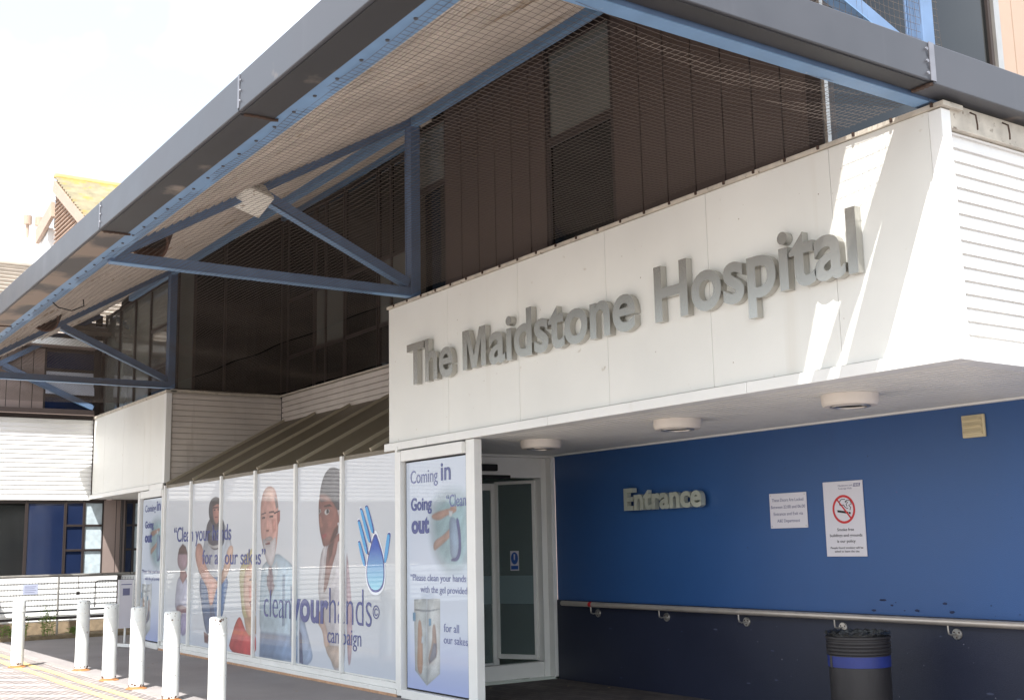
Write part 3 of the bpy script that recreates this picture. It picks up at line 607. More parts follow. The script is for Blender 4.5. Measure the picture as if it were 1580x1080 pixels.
for i, s in enumerate(LOGO):
    P = chaikin(s[0], 2); c = P.mean(0)
    mb = MB(); mb.poly([tuple(c+(q-c)*(1.16 if i == 5 else 1.08)) for q in P], TY-.0005*(2 if i == 5 else 1), .001); mb.build('logo_outline', 'hwhite', GS)
    mb = MB(); mb.poly([tuple(c+(q-c)*(1.05 if i == 5 else 1.0)) for q in P], TY-.001-(.0015 if i == 5 else 0), .001); mb.build('logo_outline', 'hblue2', GS)
    if i < 5:
        d = (P[np.argmax(P[:, 1])]-c); mb = MB(); mb.poly([tuple(c+(q-c)*[.82, .93]+[-.008, -.01]) for q in P], TY-.002, .001); mb.build('logo_finger', 'hblue1', GS)
    else:
        def dropbg(x, z):
            t = np.clip((z-1.10)/.5, 0, 1)[:, None]; return np.array(lin((150, 214, 232)))*(1-t)**1.0+np.array(lin((34, 84, 176)))*t
        q = [tuple(c+(r-c)*.95) for r in P]; n = len(q)
        me = bpy.data.meshes.new('logo_drop'); org = GS['_o']; rings = 8; vs = [(c[0]-org[0], TY-.004-org[1], c[1]-org[2])]; wz = [c[1]]
        for k in range(1, rings+1):
            for r in q: pz = c[1]+(r[1]-c[1])*k/rings; vs.append((c[0]+(r[0]-c[0])*k/rings-org[0], TY-.004-org[1], pz-org[2])); wz.append(pz)
        fs = [(0, 1+(j+1) % n, 1+j) for j in range(n)] + [(1+(k-1)*n+j, 1+(k-1)*n+(j+1) % n, 1+k*n+(j+1) % n, 1+k*n+j) for k in range(1, rings) for j in range(n)]
        me.from_pydata(vs, [], fs); me.materials.append(K['print']); ca = me.color_attributes.new('ink', 'FLOAT_COLOR', 'POINT'); wz = np.array(wz)
        ca.data.foreach_set('color', np.concatenate([dropbg(wz, wz), np.ones((len(wz), 1))], 1).ravel())
        o = bpy.data.objects.new('logo_drop', me); C.objects.link(o); o.parent = GS

# near portal with the "Coming in / Going out" poster
def portal(name, x0, x1, xp, label, near):
    t = thing(name, ((x0+x1)/2, 6.33, 0), label, 'poster panel')
    mb = MB(); mb.box(x0-.10, x0, 6.26, 6.40, .02, 2.64); mb.build('frame_post', 'white', t, bevel=.005)
    if xp: mb = MB(); mb.box(x1+.004, xp-.045, 6.315, 6.41, .0, 2.665); mb.build('frame_post', 'white', t, bevel=.006)
    else: mb = MB(); mb.box(x1, x1+.05, 6.28, 6.40, .02, 2.64); mb.build('frame_post', 'white', t, bevel=.005)
    mb = MB(); mb.box(x0, x1, 6.27, 6.39, 2.53, 2.65); mb.build('frame_rail', 'white', t, bevel=.004); mb = MB(); mb.box(x0-.002, x1, 6.265, 6.40, 0, .09); mb.build('frame_rail', 'white', t, bevel=.004)
    mb = MB(); mb.box(x0, x1, 6.335, 6.36, .09, 2.53); mb.build('backing', 'dark', t)
    return t
PN = portal('entrance_poster', -11.38, -10.10, -9.89, 'framed Coming in Going out poster in the portal beside the entrance door', True)
def bg2(x, z):
    a = np.array(lin((190, 200, 214))); b = np.array(lin((150, 164, 210))); t = np.clip((.75-z)/.75, 0, 1)[:, None]; return a*(1-t)+b*t
printed('poster_print', PN, 'print', -11.345, -10.105, .11, 2.51, 6.322, bg2, NEAR, step=.010)
ty = 6.3195
for body, x0, x1, zb, h, of, mm in [('Coming', -11.249, -10.668, 2.277, .140, 0, 'purple2'), ('in', -10.600, -10.401, 2.283, .178, .02, 'purple'), ('Going', -11.242, -10.793, 1.987, .135, .03, 'purple'), ('out', -11.234, -10.852, 1.748, .165, .05, 'purple'),
        ('\u201cClean', -10.492, -10.108, 1.998, .125, 0, 'purple2'), ('\u201cPlease clean your hands', -11.261, -10.125, 1.236, .070, 0, 'purple2'), ('with the gel provided', -11.044, -10.108, 1.116, .068, 0, 'purple2'), ('for all', -10.570, -10.272, .728, .082, 0, 'purple2'), ('our sakes', -10.572, -10.108, .612, .078, 0, 'purple2')]:
    text('lettering', PN, mm, body, x0, x1, zb, h, ty, .001, of)
PF = portal('entrance_poster', -20.95, -19.77, None, 'framed Coming in Going out poster at the far end below the left fascia box', False)
printed('poster_print', PF, 'print', -20.92, -19.78, .11, 2.51, 6.322, bg2, [([(x-9.66, z) for x, z in p], c, s) for p, c, s in NEAR], step=.02)
for body, x0, x1, zb, h, of in [('Coming', -20.80, -20.20, 2.29, .12, .01), ('in', -20.15, -19.94, 2.30, .16, .03), ('Going', -20.78, -20.30, 2.01, .12, .03), ('out', -20.77, -20.36, 1.77, .15, .05), ('\u201cPlease clean your hands', -20.88, -19.82, 1.24, .06, 0), ('with the gel provided', -20.7, -19.82, 1.12, .055, 0)]:
    text('lettering', PF, 'purple', body, x0, x1, zb, h, ty, .001, of)

# ================================================================= automatic door
AD = thing('sliding_door', (-11.75, 7.5, 0), 'white framed automatic glass door set back beside the blue wall', 'door')
mb = MB(); mb.box(-11.86, -11.72, 6.45, 8.42, 2.40, 2.66); mb.build('header', 'white', AD, bevel=.004)
mb = MB(); mb.box(-11.88, -11.72, 8.42, 8.50, .0, 2.66); mb.build('jamb', 'white', AD, bevel=.004)
mb = MB(); mb.box(-11.84, -11.70, 8.504, 8.60, .0, 2.66); mb.box(-11.70, -11.62, 8.50, 8.56, .0, 2.66); mb.build('jamb', 'white', AD, bevel=.004)
mb = MB(); mb.box(-11.84, -11.74, 6.5, 8.42, .0, .20); mb.build('threshold', 'white', AD, bevel=.004)
mb = MB(); mb.box(-11.72, -11.64, 7.0, 7.74, 2.47, 2.55); mb.build('sensor', 'dark', AD, bevel=.01)
mb = MB(); mb.box(-11.72, -11.69, 6.9, 7.95, 2.385, 2.425); mb.build('sensor', 'dark', AD)
def tglass():
    m = bpy.data.materials.new('lightened_door_glass'); m.use_nodes = True; t = m.node_tree; t.nodes.clear(); o = t.nodes.new('ShaderNodeOutputMaterial')
    tr = t.nodes.new('ShaderNodeBsdfTransparent'); tr.inputs['Color'].default_value = (.72, .82, .80, 1); g = t.nodes.new('ShaderNodeBsdfGlossy'); g.inputs['Roughness'].default_value = .02
    fr = t.nodes.new('ShaderNodeFresnel'); fr.inputs['IOR'].default_value = 1.6; mx = t.nodes.new('ShaderNodeMixShader')
    t.links.new(fr.outputs[0], mx.inputs[0]); t.links.new(tr.outputs[0], mx.inputs[1]); t.links.new(g.outputs[0], mx.inputs[2]); df = t.nodes.new('ShaderNodeBsdfDiffuse'); df.inputs['Color'].default_value = (.22, .27, .27, 1); m2 = t.nodes.new('ShaderNodeMixShader'); m2.inputs[0].default_value = .45
    t.links.new(mx.outputs[0], m2.inputs[1]); t.links.new(df.outputs[0], m2.inputs[2]); t.links.new(m2.outputs[0], o.inputs[0]); return m
K['clear'] = tglass()  # grey-teal diffuse share lightens the pane in place of lobby light
def leaf(o, d, ln, z0, z1, fw, lab):
    o = Vector((*o, 0)); d = Vector((*d, 0)).normalized(); nn = Vector((-d.y, d.x, 0))
    def bx(mb, a, b, w0, w1, t0, t1): mb.add([o+d*u+nn*t+Vector((0, 0, z)) for z in (w0, w1) for u, t in ((a, t0), (b, t0), (b, t1), (a, t1))], [(0,3,2,1),(4,5,6,7),(0,1,5,4),(1,2,6,5),(2,3,7,6),(3,0,4,7)])
    mb = MB(); bx(mb, 0, fw, z0, z1, -.022, .022); bx(mb, ln-fw, ln, z0, z1, -.022, .022); bx(mb, fw, ln-fw, z0, z0+fw*1.4, -.020, .020); bx(mb, fw, ln-fw, z1-fw, z1, -.020, .020)
    f = mb.build('door_leaf', 'white', AD, bevel=.003); f['label'] = lab
    mb = MB(); bx(mb, fw*.8, ln-fw*.8, z0+fw, z1-fw, -.004, .004); mb.build('pane', 'clear', f)
    mb = MB(); bx(mb, fw, ln-fw, .88, 1.22, -.0062, .0062); mb.build('frosted_band', 'frost', f)
    return f
leaf((-11.82, 8.40), (-.886, -.463), .56, .22, 2.38, .04, 'glazed leaf swung inwards beside the jamb')
leaf((-12.34, 8.16), (0, -1), .95, .05, 2.36, .085, 'white framed leaf standing further inside')
mb = MB(); mb.box(-12.15, -11.86, 6.6, 8.40, .03, .045); mb.build('door_mat', mat('mat_blue', (44, 56, 84), .95, noise=(30, .2)), AD)
so = Vector((-11.82, 8.40, 0)); sd_ = Vector((-.886, -.463, 0)).normalized(); sn = Vector((.463, -.886, 0)).normalized()
def stk(name, m, pts, off): mb = MB(); mb.add([so+sd_*(-a)+sn*off+Vector((0, 0, z)) for a, z in pts], [tuple(range(len(pts)))]); return mb.build(name, m, AD, recalc=False)
for sgn in (1,):
    stk('sticker', 'signwhite', [(-.36, 1.28), (-.24, 1.28), (-.24, 1.52), (-.36, 1.52)], .009)
    stk('sticker_disc', 'stickblue', [(-.30+.05*math.cos(2*math.pi*k/20), 1.43+.075*math.sin(2*math.pi*k/20)) for k in range(20)], .011)
    stk('sticker_text', 'stickblue', [(-.35, 1.295), (-.25, 1.295), (-.25, 1.34), (-.35, 1.34)], .011)
    stk('sticker_mark', 'signwhite', [(-.308, 1.41), (-.292, 1.41), (-.290, 1.48), (-.310, 1.48)], .013)
# inner lobby door seen through the glass
ID = thing('inner_door', (-14.0, 7.5, 0), 'second glazed door inside the lobby seen through the entrance door', 'door')
mb = MB()
for y in (6.6, 7.3, 7.9, 8.5): mb = MB(); mb.box(-14.04, -13.98, y-.05, y+.05, .03, 2.62); mb.build('frame_post', 'white', ID)
for a, b in ((2.2, 2.35), (1.0, 1.1), (.03, .2)): mb = MB(); mb.box(-14.03, -13.99, 6.6, 8.5, a, b); mb.build('frame_rail', 'white', ID)

# ================================================================= canopy
CP = thing('entrance_canopy', (-11.2, 4.5, 4.4), 'steel canopy with blue trusses, stained boarded underside and grey box gutter', 'canopy')
def zs(y): return 4.47+.605*(y-2.98)
def truss(x, ymax=6.35):
    tm = 'frame' if x < -24 else 'bluedark'
    mb = MB(); mb.bar((x, 2.98, 4.42), (x, 6.30, 4.42), .10, .10); mb.bar((x-.04, 2.98, 4.474), (x-.04, 6.29, 4.474), .02, .008)
    t = mb.build('truss', tm, CP, bevel=.004)
    mb = MB(); mb.bar((x, 2.99, 4.366), (x, 6.30, 4.366), .112, .006); mb.build('ground_lit_flange', 'blue' if x > -24 else 'taupe', t)  # flange plates coloured lighter in place of ground light on the undersides
    mb = MB(); mb.bar((x, 3.02, zs(3.02)-.05), (x, 6.35, zs(6.35)-.05), .09, .10, (0, 0, 1)); mb.build('top_chord', 'bluedark', t, bevel=.004)
    mb = MB(); zb_ = 4.52 if x < -5 else 4.66; mb.bar((x, 4.52, zs(4.52)-.10), (x, 6.28, zb_), .088, .10, (0, 0, 1)); mb.build('diagonal', 'bluedark', t, bevel=.004)
    mb = MB(); mb.bar((x, 4.50, zs(4.50)-.158), (x, 6.22, zb_-.03), .104, .006, (0, 0, 1)); mb.build('ground_lit_flange', 'blue', t)
    if x > -5: mb = MB(); mb.bar((x, 3.2, 4.585), (x, 6.29, 4.585), .03, .022); mb.build('shadow_bar', 'bluedark', t)  # thin bar added and diagonal's foot raised to split the fascia's sun streak
    mb = MB(); (mb.box(x-.055, x+.055, 6.30, 6.42, 4.37, zs(6.35)-.02) if x > -24 else None); mb.box(x-.075, x-.056, 6.29, 6.43, 4.37, zs(6.35)-.03); mb.build('post', 'bluedark' if x > -24 else 'frame', t, bevel=.004)
    return t
for x in (-24.40, -19.72, -11.22, -4.42): truss(x)
mb = MB(); mb.box(-24.4, -4.37, 2.868, 2.98, 4.40, 4.54); mb.box(-24.4, -4.37, 2.98, 3.02, 4.40, 4.415); mb.build('eave_beam', 'blue', CP, bevel=.003)
mb = MB()
for i in range(62): x = -24+i*.32; mb.lathe([(.0, 4.392), (.011, 4.392), (.014, 4.40)], x, 2.925, 8)
mb.build('bolts', 'gutter', CP)
mb = MB(); mb.box(-22.2, -19.78, 6.30, 6.38, 6.36, 6.47); mb.box(-19.66, -11.28, 6.30, 6.38, 6.36, 6.47); mb.box(-11.16, -4.48, 6.30, 6.38, 6.36, 6.47); mb.build('ring_beam', 'blue', CP, bevel=.003)
mb = MB(); mb.box(-19.75, -11.4, 8.36, 8.44, 7.64, 7.76); mb.build('ring_beam', 'blue', CP, bevel=.003)
# box gutter: long run along the eave, short run returning to the wall
xe = [-24.5, -20.0, -15.2, -10.2, -6.9, -4.19]
mb = MB()
for a, b in zip(xe[:-1], xe[1:]): mb.box(a+.004, b-.004 if b < -4.2 else b, 2.62, 2.864, 4.40, 4.655)
mb.build('gutter', 'gutter', CP, bevel=.006)
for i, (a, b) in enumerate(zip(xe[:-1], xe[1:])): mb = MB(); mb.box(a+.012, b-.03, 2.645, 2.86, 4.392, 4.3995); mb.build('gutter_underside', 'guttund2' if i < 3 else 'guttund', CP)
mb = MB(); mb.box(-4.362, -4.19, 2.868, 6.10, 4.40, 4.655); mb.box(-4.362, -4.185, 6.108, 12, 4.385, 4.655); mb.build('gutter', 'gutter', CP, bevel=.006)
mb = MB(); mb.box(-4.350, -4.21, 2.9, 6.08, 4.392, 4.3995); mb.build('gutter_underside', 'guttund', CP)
for x in xe[1:-1]:
    mb = MB(); mb.box(x-.012, x+.012, 2.614, 2.619, 4.42, 4.65)
    for z in (4.46, 4.53, 4.60): mb.lathe([(0, 2.608), (.008, 2.608), (.010, 2.614)], x+.03, 0, 8, axis='y', cz=z)
    mb.build('joint_cover', 'joint', CP)
mb = MB(); mb.box(-4.186, -4.180, 6.08, 6.13, 4.40, 4.655)
for z in (4.44, 4.52, 4.60): mb.tube([(-4.182, 6.05, z), (-4.174, 6.05, z)], .011, 8)
mb.build('joint_cover', 'joint', CP)
mb = MB()
for x in xe[1:-1]:
    for k in range(5): y = 2.66+k*.045; mb.bar((x-.02+.02*random.random(), y, 4.387), (x+.02*random.random(), y+.05, 4.388), .025, .012)
for k in range(4): mb.bar((-4.34+k*.035, 6.09, 4.383), (-4.30+k*.035, 6.11, 4.385), .03, .014)
mb.build('sealant', 'hook', CP)
# underside: profiled sheet with narrow ribs running along the eave
def soff(y0, y1, x0, x1):
    pr = []; y = y0
    while y < y1:
        for dy, dz in ((0, 0), (.050, 0), (.056, -.022), (.078, -.022), (.085, 0)):
            if y+dy <= y1: pr.append((y+dy, zs(y+dy)+dz))
        y += .085
    mb = MB(); mb.strip(pr, 'x', x0, x1); return mb.build('underside', 'roofsoffit', CP)
soff(3.02, 6.30, -22.2, -4.46); soff(6.30, 8.42, -19.7, -11.3); soff(5.6, 6.30, -24.3, -22.21); soff(4.95, 5.6, -23.45, -22.21)  # far-end patches added and sized to keep sun off the left fascia box
mb = MB()
def slab(x0, x1, y0, y1, d0, d1): mb.add([(x, y, zs(y)+d) for d in (d0, d1) for x, y in ((x0, y0), (x1, y0), (x1, y1), (x0, y1))], [(0,3,2,1),(4,5,6,7),(0,1,5,4),(1,2,6,5),(2,3,7,6),(3,0,4,7)])
slab(-22.2, -4.40, 2.87, 6.6, .03, .13); slab(-24.4, -5.30, 6.61, 13.2, .03, .13); slab(-24.4, -22.21, 5.6, 6.6, .03, .13); slab(-23.45, -22.21, 4.95, 5.598, .03, .13); mb.build('roof_sheet', 'gutter', CP)  # far-end patches repeated here to shade the left fascia box
# round openings in the underside beside the trusses
for xc, yc, zc, R in ((-12.1, 3.62, 4.86, .21), (-17.9, 3.84, 5.06, .22), (-22.1, 3.80, 5.00, .20)):
    n = 28; nrm = Vector((.55, -.35, -.75)).normalized(); u = Vector((-.8, .35, -.55)); u = (u-nrm*u.dot(nrm)).normalized(); v = nrm.cross(u); cpt = Vector((xc, yc, zc))
    mb = MB(); ring = lambda r, d: [tuple(cpt+nrm*d+(u*math.cos(2*math.pi*k/n)*1.25+v*math.sin(2*math.pi*k/n))*r) for k in range(n)]
    rs = [ring(R, -.35), ring(R, 0), ring(R-.02, 0), ring(R-.03, -.20)]
    for i in range(3): mb.add(rs[i]+rs[i+1], [(k, (k+1) % n, n+(k+1) % n, n+k) for k in range(n)], 0)
    mb.add(ring(R-.03, -.20), [tuple(range(n))], 1); mb.build('round_opening', ['holerim', 'inner'], CP)

# ================================================================= bird netting
net = MB(); R_ = .0014
def wire(pts):
    b = len(net.v)
    for i, p in enumerate(pts):
        for k in range(3):
            a = 2*math.pi*k/3+.5; d = (Vector(pts[min(i+1, len(pts)-1)])-Vector(pts[max(i-1, 0)])).normalized(); r = d.cross(Vector((0, 0, 1)) if abs(d.z) < .9 else Vector((0, 1, 0))).normalized(); c = d.cross(r)
            net.v.append(tuple(Vector(p)+(r*math.cos(a)+c*math.sin(a))*R_))
    for i in range(len(pts)-1):
        for k in range(3): a = b+i*3+k; a2 = b+i*3+(k+1) % 3; net.f.append((a, a2, a2+3, a+3)); net.m.append(0)
def sag(x, y, y0, y1): t = (y-y0)/(y1-y0); return 4.392-.05*math.sin(math.pi*t)*(1+.4*math.sin(x*1.9+y))-.012*math.sin(x*3.1+2*y)
def wob(x, y): return .008*math.sin(x*5.1+y*3.7), .008*math.sin(x*4.3-y*5.9)
def flatnet(x0, x1, y0, y1, p=.05):
    ny = int((y1-y0)/p); nx = int((x1-x0)/p)
    for j in range(ny+1):
        y = y0+j*p; wire([(x+wob(x, y)[0], y+wob(x, y)[1], sag(x, y, y0, y1)) for x in np.arange(x0, x1+.01, .3)])
    for i in range(nx+1):
        x = x0+i*p; wire([(x+wob(x, y)[0], y+wob(x, y)[1], sag(x, y, y0, y1)) for y in np.linspace(y0, y1, 9)])
flatnet(-22.2, -4.45, 2.93, 6.31); flatnet(-19.7, -11.5, 6.36, 8.40)
y = 3.05
while y < 6.5: wire([(-4.385+.01*math.sin(y*9+z*4), y+.01*math.sin(z*7+y), z) for z in np.linspace(4.45, zs(y)-.05, 8)]); y += .05
z = 4.5
while z < 6.5: wire([(-4.385, y, z+.008*math.sin(y*6)) for y in np.linspace(2.98+max(0, (z-4.45)/.605), 6.5, 12)]); z += .05
o = net.build('bird_netting', 'net', recalc=False); tag(o, 'fine square bird netting stretched under the canopy trusses', 'netting')

# ================================================================= signs
BS = thing('building_sign', (-8, 6.2, 3.3), 'raised steel letters reading The Maidstone Hospital on the cream fascia', 'sign')
letters(BS, 'letter', 'The', -11.22, -10.245, 3.365, .448, 6.326, .062, .022)
h = .405; w_ = .44; st = .088; x_ = -10.046; z_ = 3.372
mb = MB(); P = [(0, 0), (st, 0), (st, h*.72), (w_/2-.045, 0), (w_/2+.045, 0), (w_-st, h*.72), (w_-st, 0), (w_, 0), (w_, h), (w_-st*1.35, h), (w_/2, h*.30), (st*1.35, h), (0, h)]
tri = [(0, 1, 2, 12), (12, 2, 11), (2, 3, 10, 11), (3, 4, 10), (4, 5, 9, 10), (5, 8, 9), (5, 6, 7, 8)]
n = len(P); mb.add([(x_+a, 6.264, z_+b) for a, b in P]+[(x_+a, 6.326, z_+b) for a, b in P], tri+[tuple(n+i for i in f[::-1]) for f in tri]+[(i, n+i, n+(i+1) % n, (i+1) % n) for i in range(n)])
mb.build('letter', 'letter', BS)
letters(BS, 'letter', 'aidstone', -9.545, -7.304, 3.372, .448, 6.326, .062, .022)
letters(BS, 'letter', 'Hospital', -7.056, -4.986, 3.376, .448, 6.326, .062, .022)
ES = thing('entrance_sign', (-9.5, 8.5, 1.9), 'raised pale metal letters reading Entrance on the blue wall', 'sign')
letters(ES, 'letter_s', 'Entrance', -10.16, -8.91, 1.955, .235, 8.50, .06, .03)
DS = thing('door_notice', (-7.82, 8.55, 1.7), 'small square white notice about locked doors, left of the smoking sign', 'sign')
mb = MB(); mb.box(-8.06, -7.59, 8.538, 8.548, 1.70, 2.035); mb.build('board', 'signwhite', DS, bevel=.004)
for i, t_ in enumerate(['These Doors Are Locked', 'Between 22.00 and 06.00', 'Entrance and Exit via', 'A&E Department']):
    wd = [.40, .43, .37, .29][i]; text('lettering', DS, 'nhsblue', t_, -7.825-wd/2, -7.825+wd/2, 1.955-i*.066, .030, 8.5375, .001)
for x, z in ((-8.04, 1.72), (-7.61, 1.72), (-8.04, 2.015), (-7.61, 2.015)): mb = MB(); mb.lathe([(0, 8.535), (.006, 8.535), (.007, 8.538)], x, 0, 8, axis='y', cz=z); mb.build('screw', 'steel', DS)
SS = thing('smoking_sign', (-7.15, 8.55, 1.4), 'tall white smoke free sign with a red no smoking circle on the blue wall', 'sign')
mb = MB(); mb.box(-7.38, -6.925, 8.536, 8.548, 1.43, 2.11); mb.build('board', 'signwhite', SS, bevel=.003)
cx, cz, n = -7.15, 1.855, 48
def ringpoly(name, m, r0, r1, y, sx=1.0):
    mb = MB(); vs = [(cx+sx*r*math.cos(2*math.pi*k/n), y, cz+r*math.sin(2*math.pi*k/n)) for r in (r0, r1) for k in range(n)]
    mb.add(vs, [(k, (k+1) % n, n+(k+1) % n, n+k) for k in range(n)]); return mb.build(name, m, SS, recalc=False)
ringpoly('red_ring', 'red', .108, .130, 8.5345)
mb = MB(); mb.poly([(-7.225, 1.850), (-7.10, 1.832), (-7.10, 1.812), (-7.225, 1.830)], 8.5352, .0005); mb.poly([(-7.094, 1.831), (-7.075, 1.828), (-7.075, 1.808), (-7.094, 1.811)], 8.5352, .0005); mb.build('cigarette', 'black', SS)
mb = MB()
for pts in ([(-7.08, 1.845), (-7.07, 1.87), (-7.09, 1.89), (-7.06, 1.90), (-7.07, 1.93), (-7.11, 1.935), (-7.13, 1.915)], [(-7.10, 1.86), (-7.13, 1.87), (-7.15, 1.895), (-7.19, 1.89), (-7.20, 1.92), (-7.17, 1.945), (-7.13, 1.945)], [(-7.11, 1.88), (-7.12, 1.90), (-7.10, 1.915), (-7.13, 1.93)]):
    mb.tube([(a, 8.5352, b) for a, b in pts], .0035, 6)
mb.build('smoke', 'black', SS)
mb = MB(); d = .085; mb.poly([(cx-d, cz+d+.009), (cx-d+.013, cz+d+.016), (cx+d+.0, cz-d+.006), (cx+d-.010, cz-d-.008)], 8.534, .0005); mb.build('red_bar', 'red', SS)
for t_, wd, z, h, of, mm in [('Smoke free', .19, 1.660, .026, .01, 'black'), ('buildings and grounds', .37, 1.608, .026, .01, 'black'), ('is our policy', .21, 1.556, .026, .01, 'black'), ('People found smoking will be', .37, 1.500, .019, .01, 'black'), ('asked to leave the site', .28, 1.468, .019, .01, 'black')]:
    text('lettering', SS, mm, t_, cx-wd/2+.005, cx+wd/2+.005, z, h, 8.5355, .0005, of)
text('lettering', SS, 'nhsblue', 'Maidstone and', -7.20, -7.04, 2.062, .016, 8.5355, .0005); text('lettering', SS, 'nhsblue', 'Tunbridge Wells', -7.20, -7.045, 2.035, .016, 8.5355, .0005)
mb = MB(); mb.poly([(-7.03, 2.055), (-7.022, 2.085), (-6.945, 2.085), (-6.953, 2.055)], 8.5352, .0005); mb.build('emblem', 'nhsblue', SS)
text('emblem_letters', SS, 'signwhite', 'NHS', -7.018, -6.957, 2.060, .021, 8.5350, .0005, .02)

# air vent on the blue wall
AV = thing('air_vent', (-5.75, 8.55, 2.4), 'small cream plastic air vent high on the blue wall', 'vent')
mb = MB(); mb.box(-5.855, -5.645, 8.525, 8.548, 2.39, 2.575); mb.build('frame', 'cream', AV, bevel=.006)
for i in range(3): mb = MB(); z = 2.412+i*.052; mb.bar((-5.835, 8.512, z+.018), (-5.665, 8.512, z+.018), .034, .008, (0, .6, 1)); mb.box(-5.835, -5.665, 8.515, 8.524, z, z+.044); mb.build('slat', 'cream', AV, bevel=.002)

# ceiling lights
def clight():
    t = thing('ceiling_light', (0, 0, 2.67), '', 'light', 'round lights under the entrance soffit')
    mb = MB(); mb.lathe([(0, 2.671), (.215, 2.671), (.215, 2.612), (.206, 2.592), (.195, 2.584), (.15, 2.584)], 0, 0, 48); mb.build('housing', mat('lamp_housing', (222, 214, 204), .4, noise=(5, .06)), t, smooth=True)
    mb = MB(); mb.lathe([(.152, 2.582), (.150, 2.576), (.128, 2.576), (.124, 2.588)], 0, 0, 40); mb.build('trim_ring', 'steel', t, smooth=True)
    mb = MB(); mb.lathe([(.126, 2.586), (.09, 2.61), (0, 2.622)], 0, 0, 40); mb.build('lens', mat('lamp_lens', (70, 70, 68), .12, noise=(10, .2), coat=.5), t, smooth=True)
    return t
l0 = clight()
for i, (x, y, lb) in enumerate([(-9.93, 7.15, 'round ceiling light nearest the entrance door'), (-7.76, 7.10, 'middle one of the three round ceiling lights'), (-5.82, 7.10, 'round ceiling light nearest the right corner of the fascia')]):
    o = l0 if i == 0 else copy_tree(l0); o.location = (x, y, 2.67); o['label'] = lb

# handrail
HR = thing('handrail', (-7.5, 8.45, .9), 'long steel handrail on brackets along the blue wall', 'handrail')
mb = MB(); mb.tube([(-11.37, 8.44, .90), (-11.35, 8.44, .90), (-3.3, 8.44, .90)], .029, 20); mb.build('rail', 'rail', HR, smooth=True)
mb = MB(); mb.tube([(-10.845, 8.44, .90), (-10.79, 8.44, .90)], .0298, 16); mb.build('red_tape', 'red', HR, smooth=True)
for x in (-10.80, -9.62, -8.44, -7.24, -6.06, -4.86):
    mb = MB(); mb.lathe([(0, 8.520), (.042, 8.520), (.046, 8.526), (.046, 8.534)], x, 0, 24, axis='y', cz=.80); b = mb.build('bracket', 'steel', HR, smooth=True)
    mb = MB(); mb.tube([(x, 8.525, .80), (x-.015, 8.47, .795), (x-.02, 8.445, .805), (x-.02, 8.44, .83), (x-.02, 8.44, .875)], .008, 10); mb.build('arm', 'steel', b, smooth=True)
    for k in range(3): a = 2*math.pi*k/3+.5; mb = MB(); mb.lathe([(0, 8.516), (.006, 8.516), (.007, 8.520)], x+.027*math.cos(a), 0, 8, axis='y', cz=.80+.027*math.sin(a)); mb.build('screw', 'hook', b)

# bin
BN = thing('litter_bin', (-6.52, 7.85, 0), 'round black litter bin with a blue band in front of the blue wall', 'bin')
r = .252; cx_, cy_ = -6.52, 7.85
mb = MB(); mb.lathe([(0, .01), (r*.93, .01), (r*.95, .04), (r*.97, .60), (r*.985, .605), (r*.985, .66)], cx_, cy_, 64)
mb.build('body', 'bin', BN, smooth=True)
mb = MB(); prof = [(r*.985, .66)]
for i in range(4): z = .665+i*.028; prof += [(r*1.0, z), (r*1.02, z+.006), (r*1.02, z+.018), (r*.995, z+.022)]
prof += [(r*1.0, .785), (r*1.035, .79), (r*1.035, .805), (r*.99, .81), (r*.92, .81), (r*.90, .78), (r*.86, .5)]
mb.lathe(prof, cx_, cy_, 64); mb.build('ribbed_top', 'bin', BN, smooth=True)
mb = MB(); mb.lathe([(r*.975, .565), (r*.992, .567), (r*.995, .652), (r*.978, .654)], cx_, cy_, 64); mb.build('blue_band', 'binblue', BN, smooth=True)
mb = MB(); a0 = math.radians(-128)
for a0 in (math.radians(-110),): mb.box(cx_+r*math.cos(a0)-.012, cx_+r*math.cos(a0)+.012, cy_+r*math.sin(a0)-.006, cy_+r*math.sin(a0)+.03, .56, .656)
mb.build('band_clasp', 'bin', BN, bevel=.003)
mb = MB(); nb = 60; prof = []
for rr, zz, am in ((.93, .74, .0), (.93, .83, .010), (.97, .842, .014), (1.03, .825, .012), (1.045, .77, .006)):
    prof.append([(cx_+(r*rr+am*math.sin(k*1.7+zz*30)*.8)*math.cos(2*math.pi*k/nb), cy_+(r*rr+am*math.sin(k*1.7+zz*30)*.8)*math.sin(2*math.pi*k/nb), zz+am*.6*math.sin(k*2.3+rr*9)) for k in range(nb)])
mb.add([p for q in prof[:4] for p in q], [(i*nb+k, i*nb+(k+1) % nb, (i+1)*nb+(k+1) % nb, (i+1)*nb+k) for i in range(3) for k in range(nb)]); mb.build('liner', 'bag', BN, smooth=True)

# floodlight on the truss
FL = thing('floodlight', (-11.2, 4.3, 5.3), 'boxy white floodlight hanging from the canopy truss', 'floodlight')
mb = MB(); c0 = Vector((-11.15, 4.42, 5.26)); ax_ = Vector((.25, -.35, -1)).normalized(); ux = Vector((0, 1, 0)); ux = (ux-ax_*ux.dot(ax_)).normalized(); uy = ax_.cross(ux)
def frus(mb, c, ax, ux, uy, secs):
    b = []
    for d, a, e in secs: b += [tuple(c+ax*d+ux*sx*a+uy*sy*e) for sx, sy in ((-1,-1),(1,-1),(1,1),(-1,1))]
    f = [(3,2,1,0)]; k = len(secs)
    for i in range(k-1): f += [(i*4+j, i*4+(j+1) % 4, i*4+4+(j+1) % 4, i*4+4+j) for j in range(4)]
    f.append(tuple((k-1)*4+j for j in range(4))); mb.add(b, f)
frus(mb, c0, ax_, ux, uy, [(-.09, .07, .09), (-.02, .10, .13), (.07, .155, .20), (.10, .165, .21), (.115, .165, .21)])
mb.build('casing', 'flood', FL, bevel=.006)
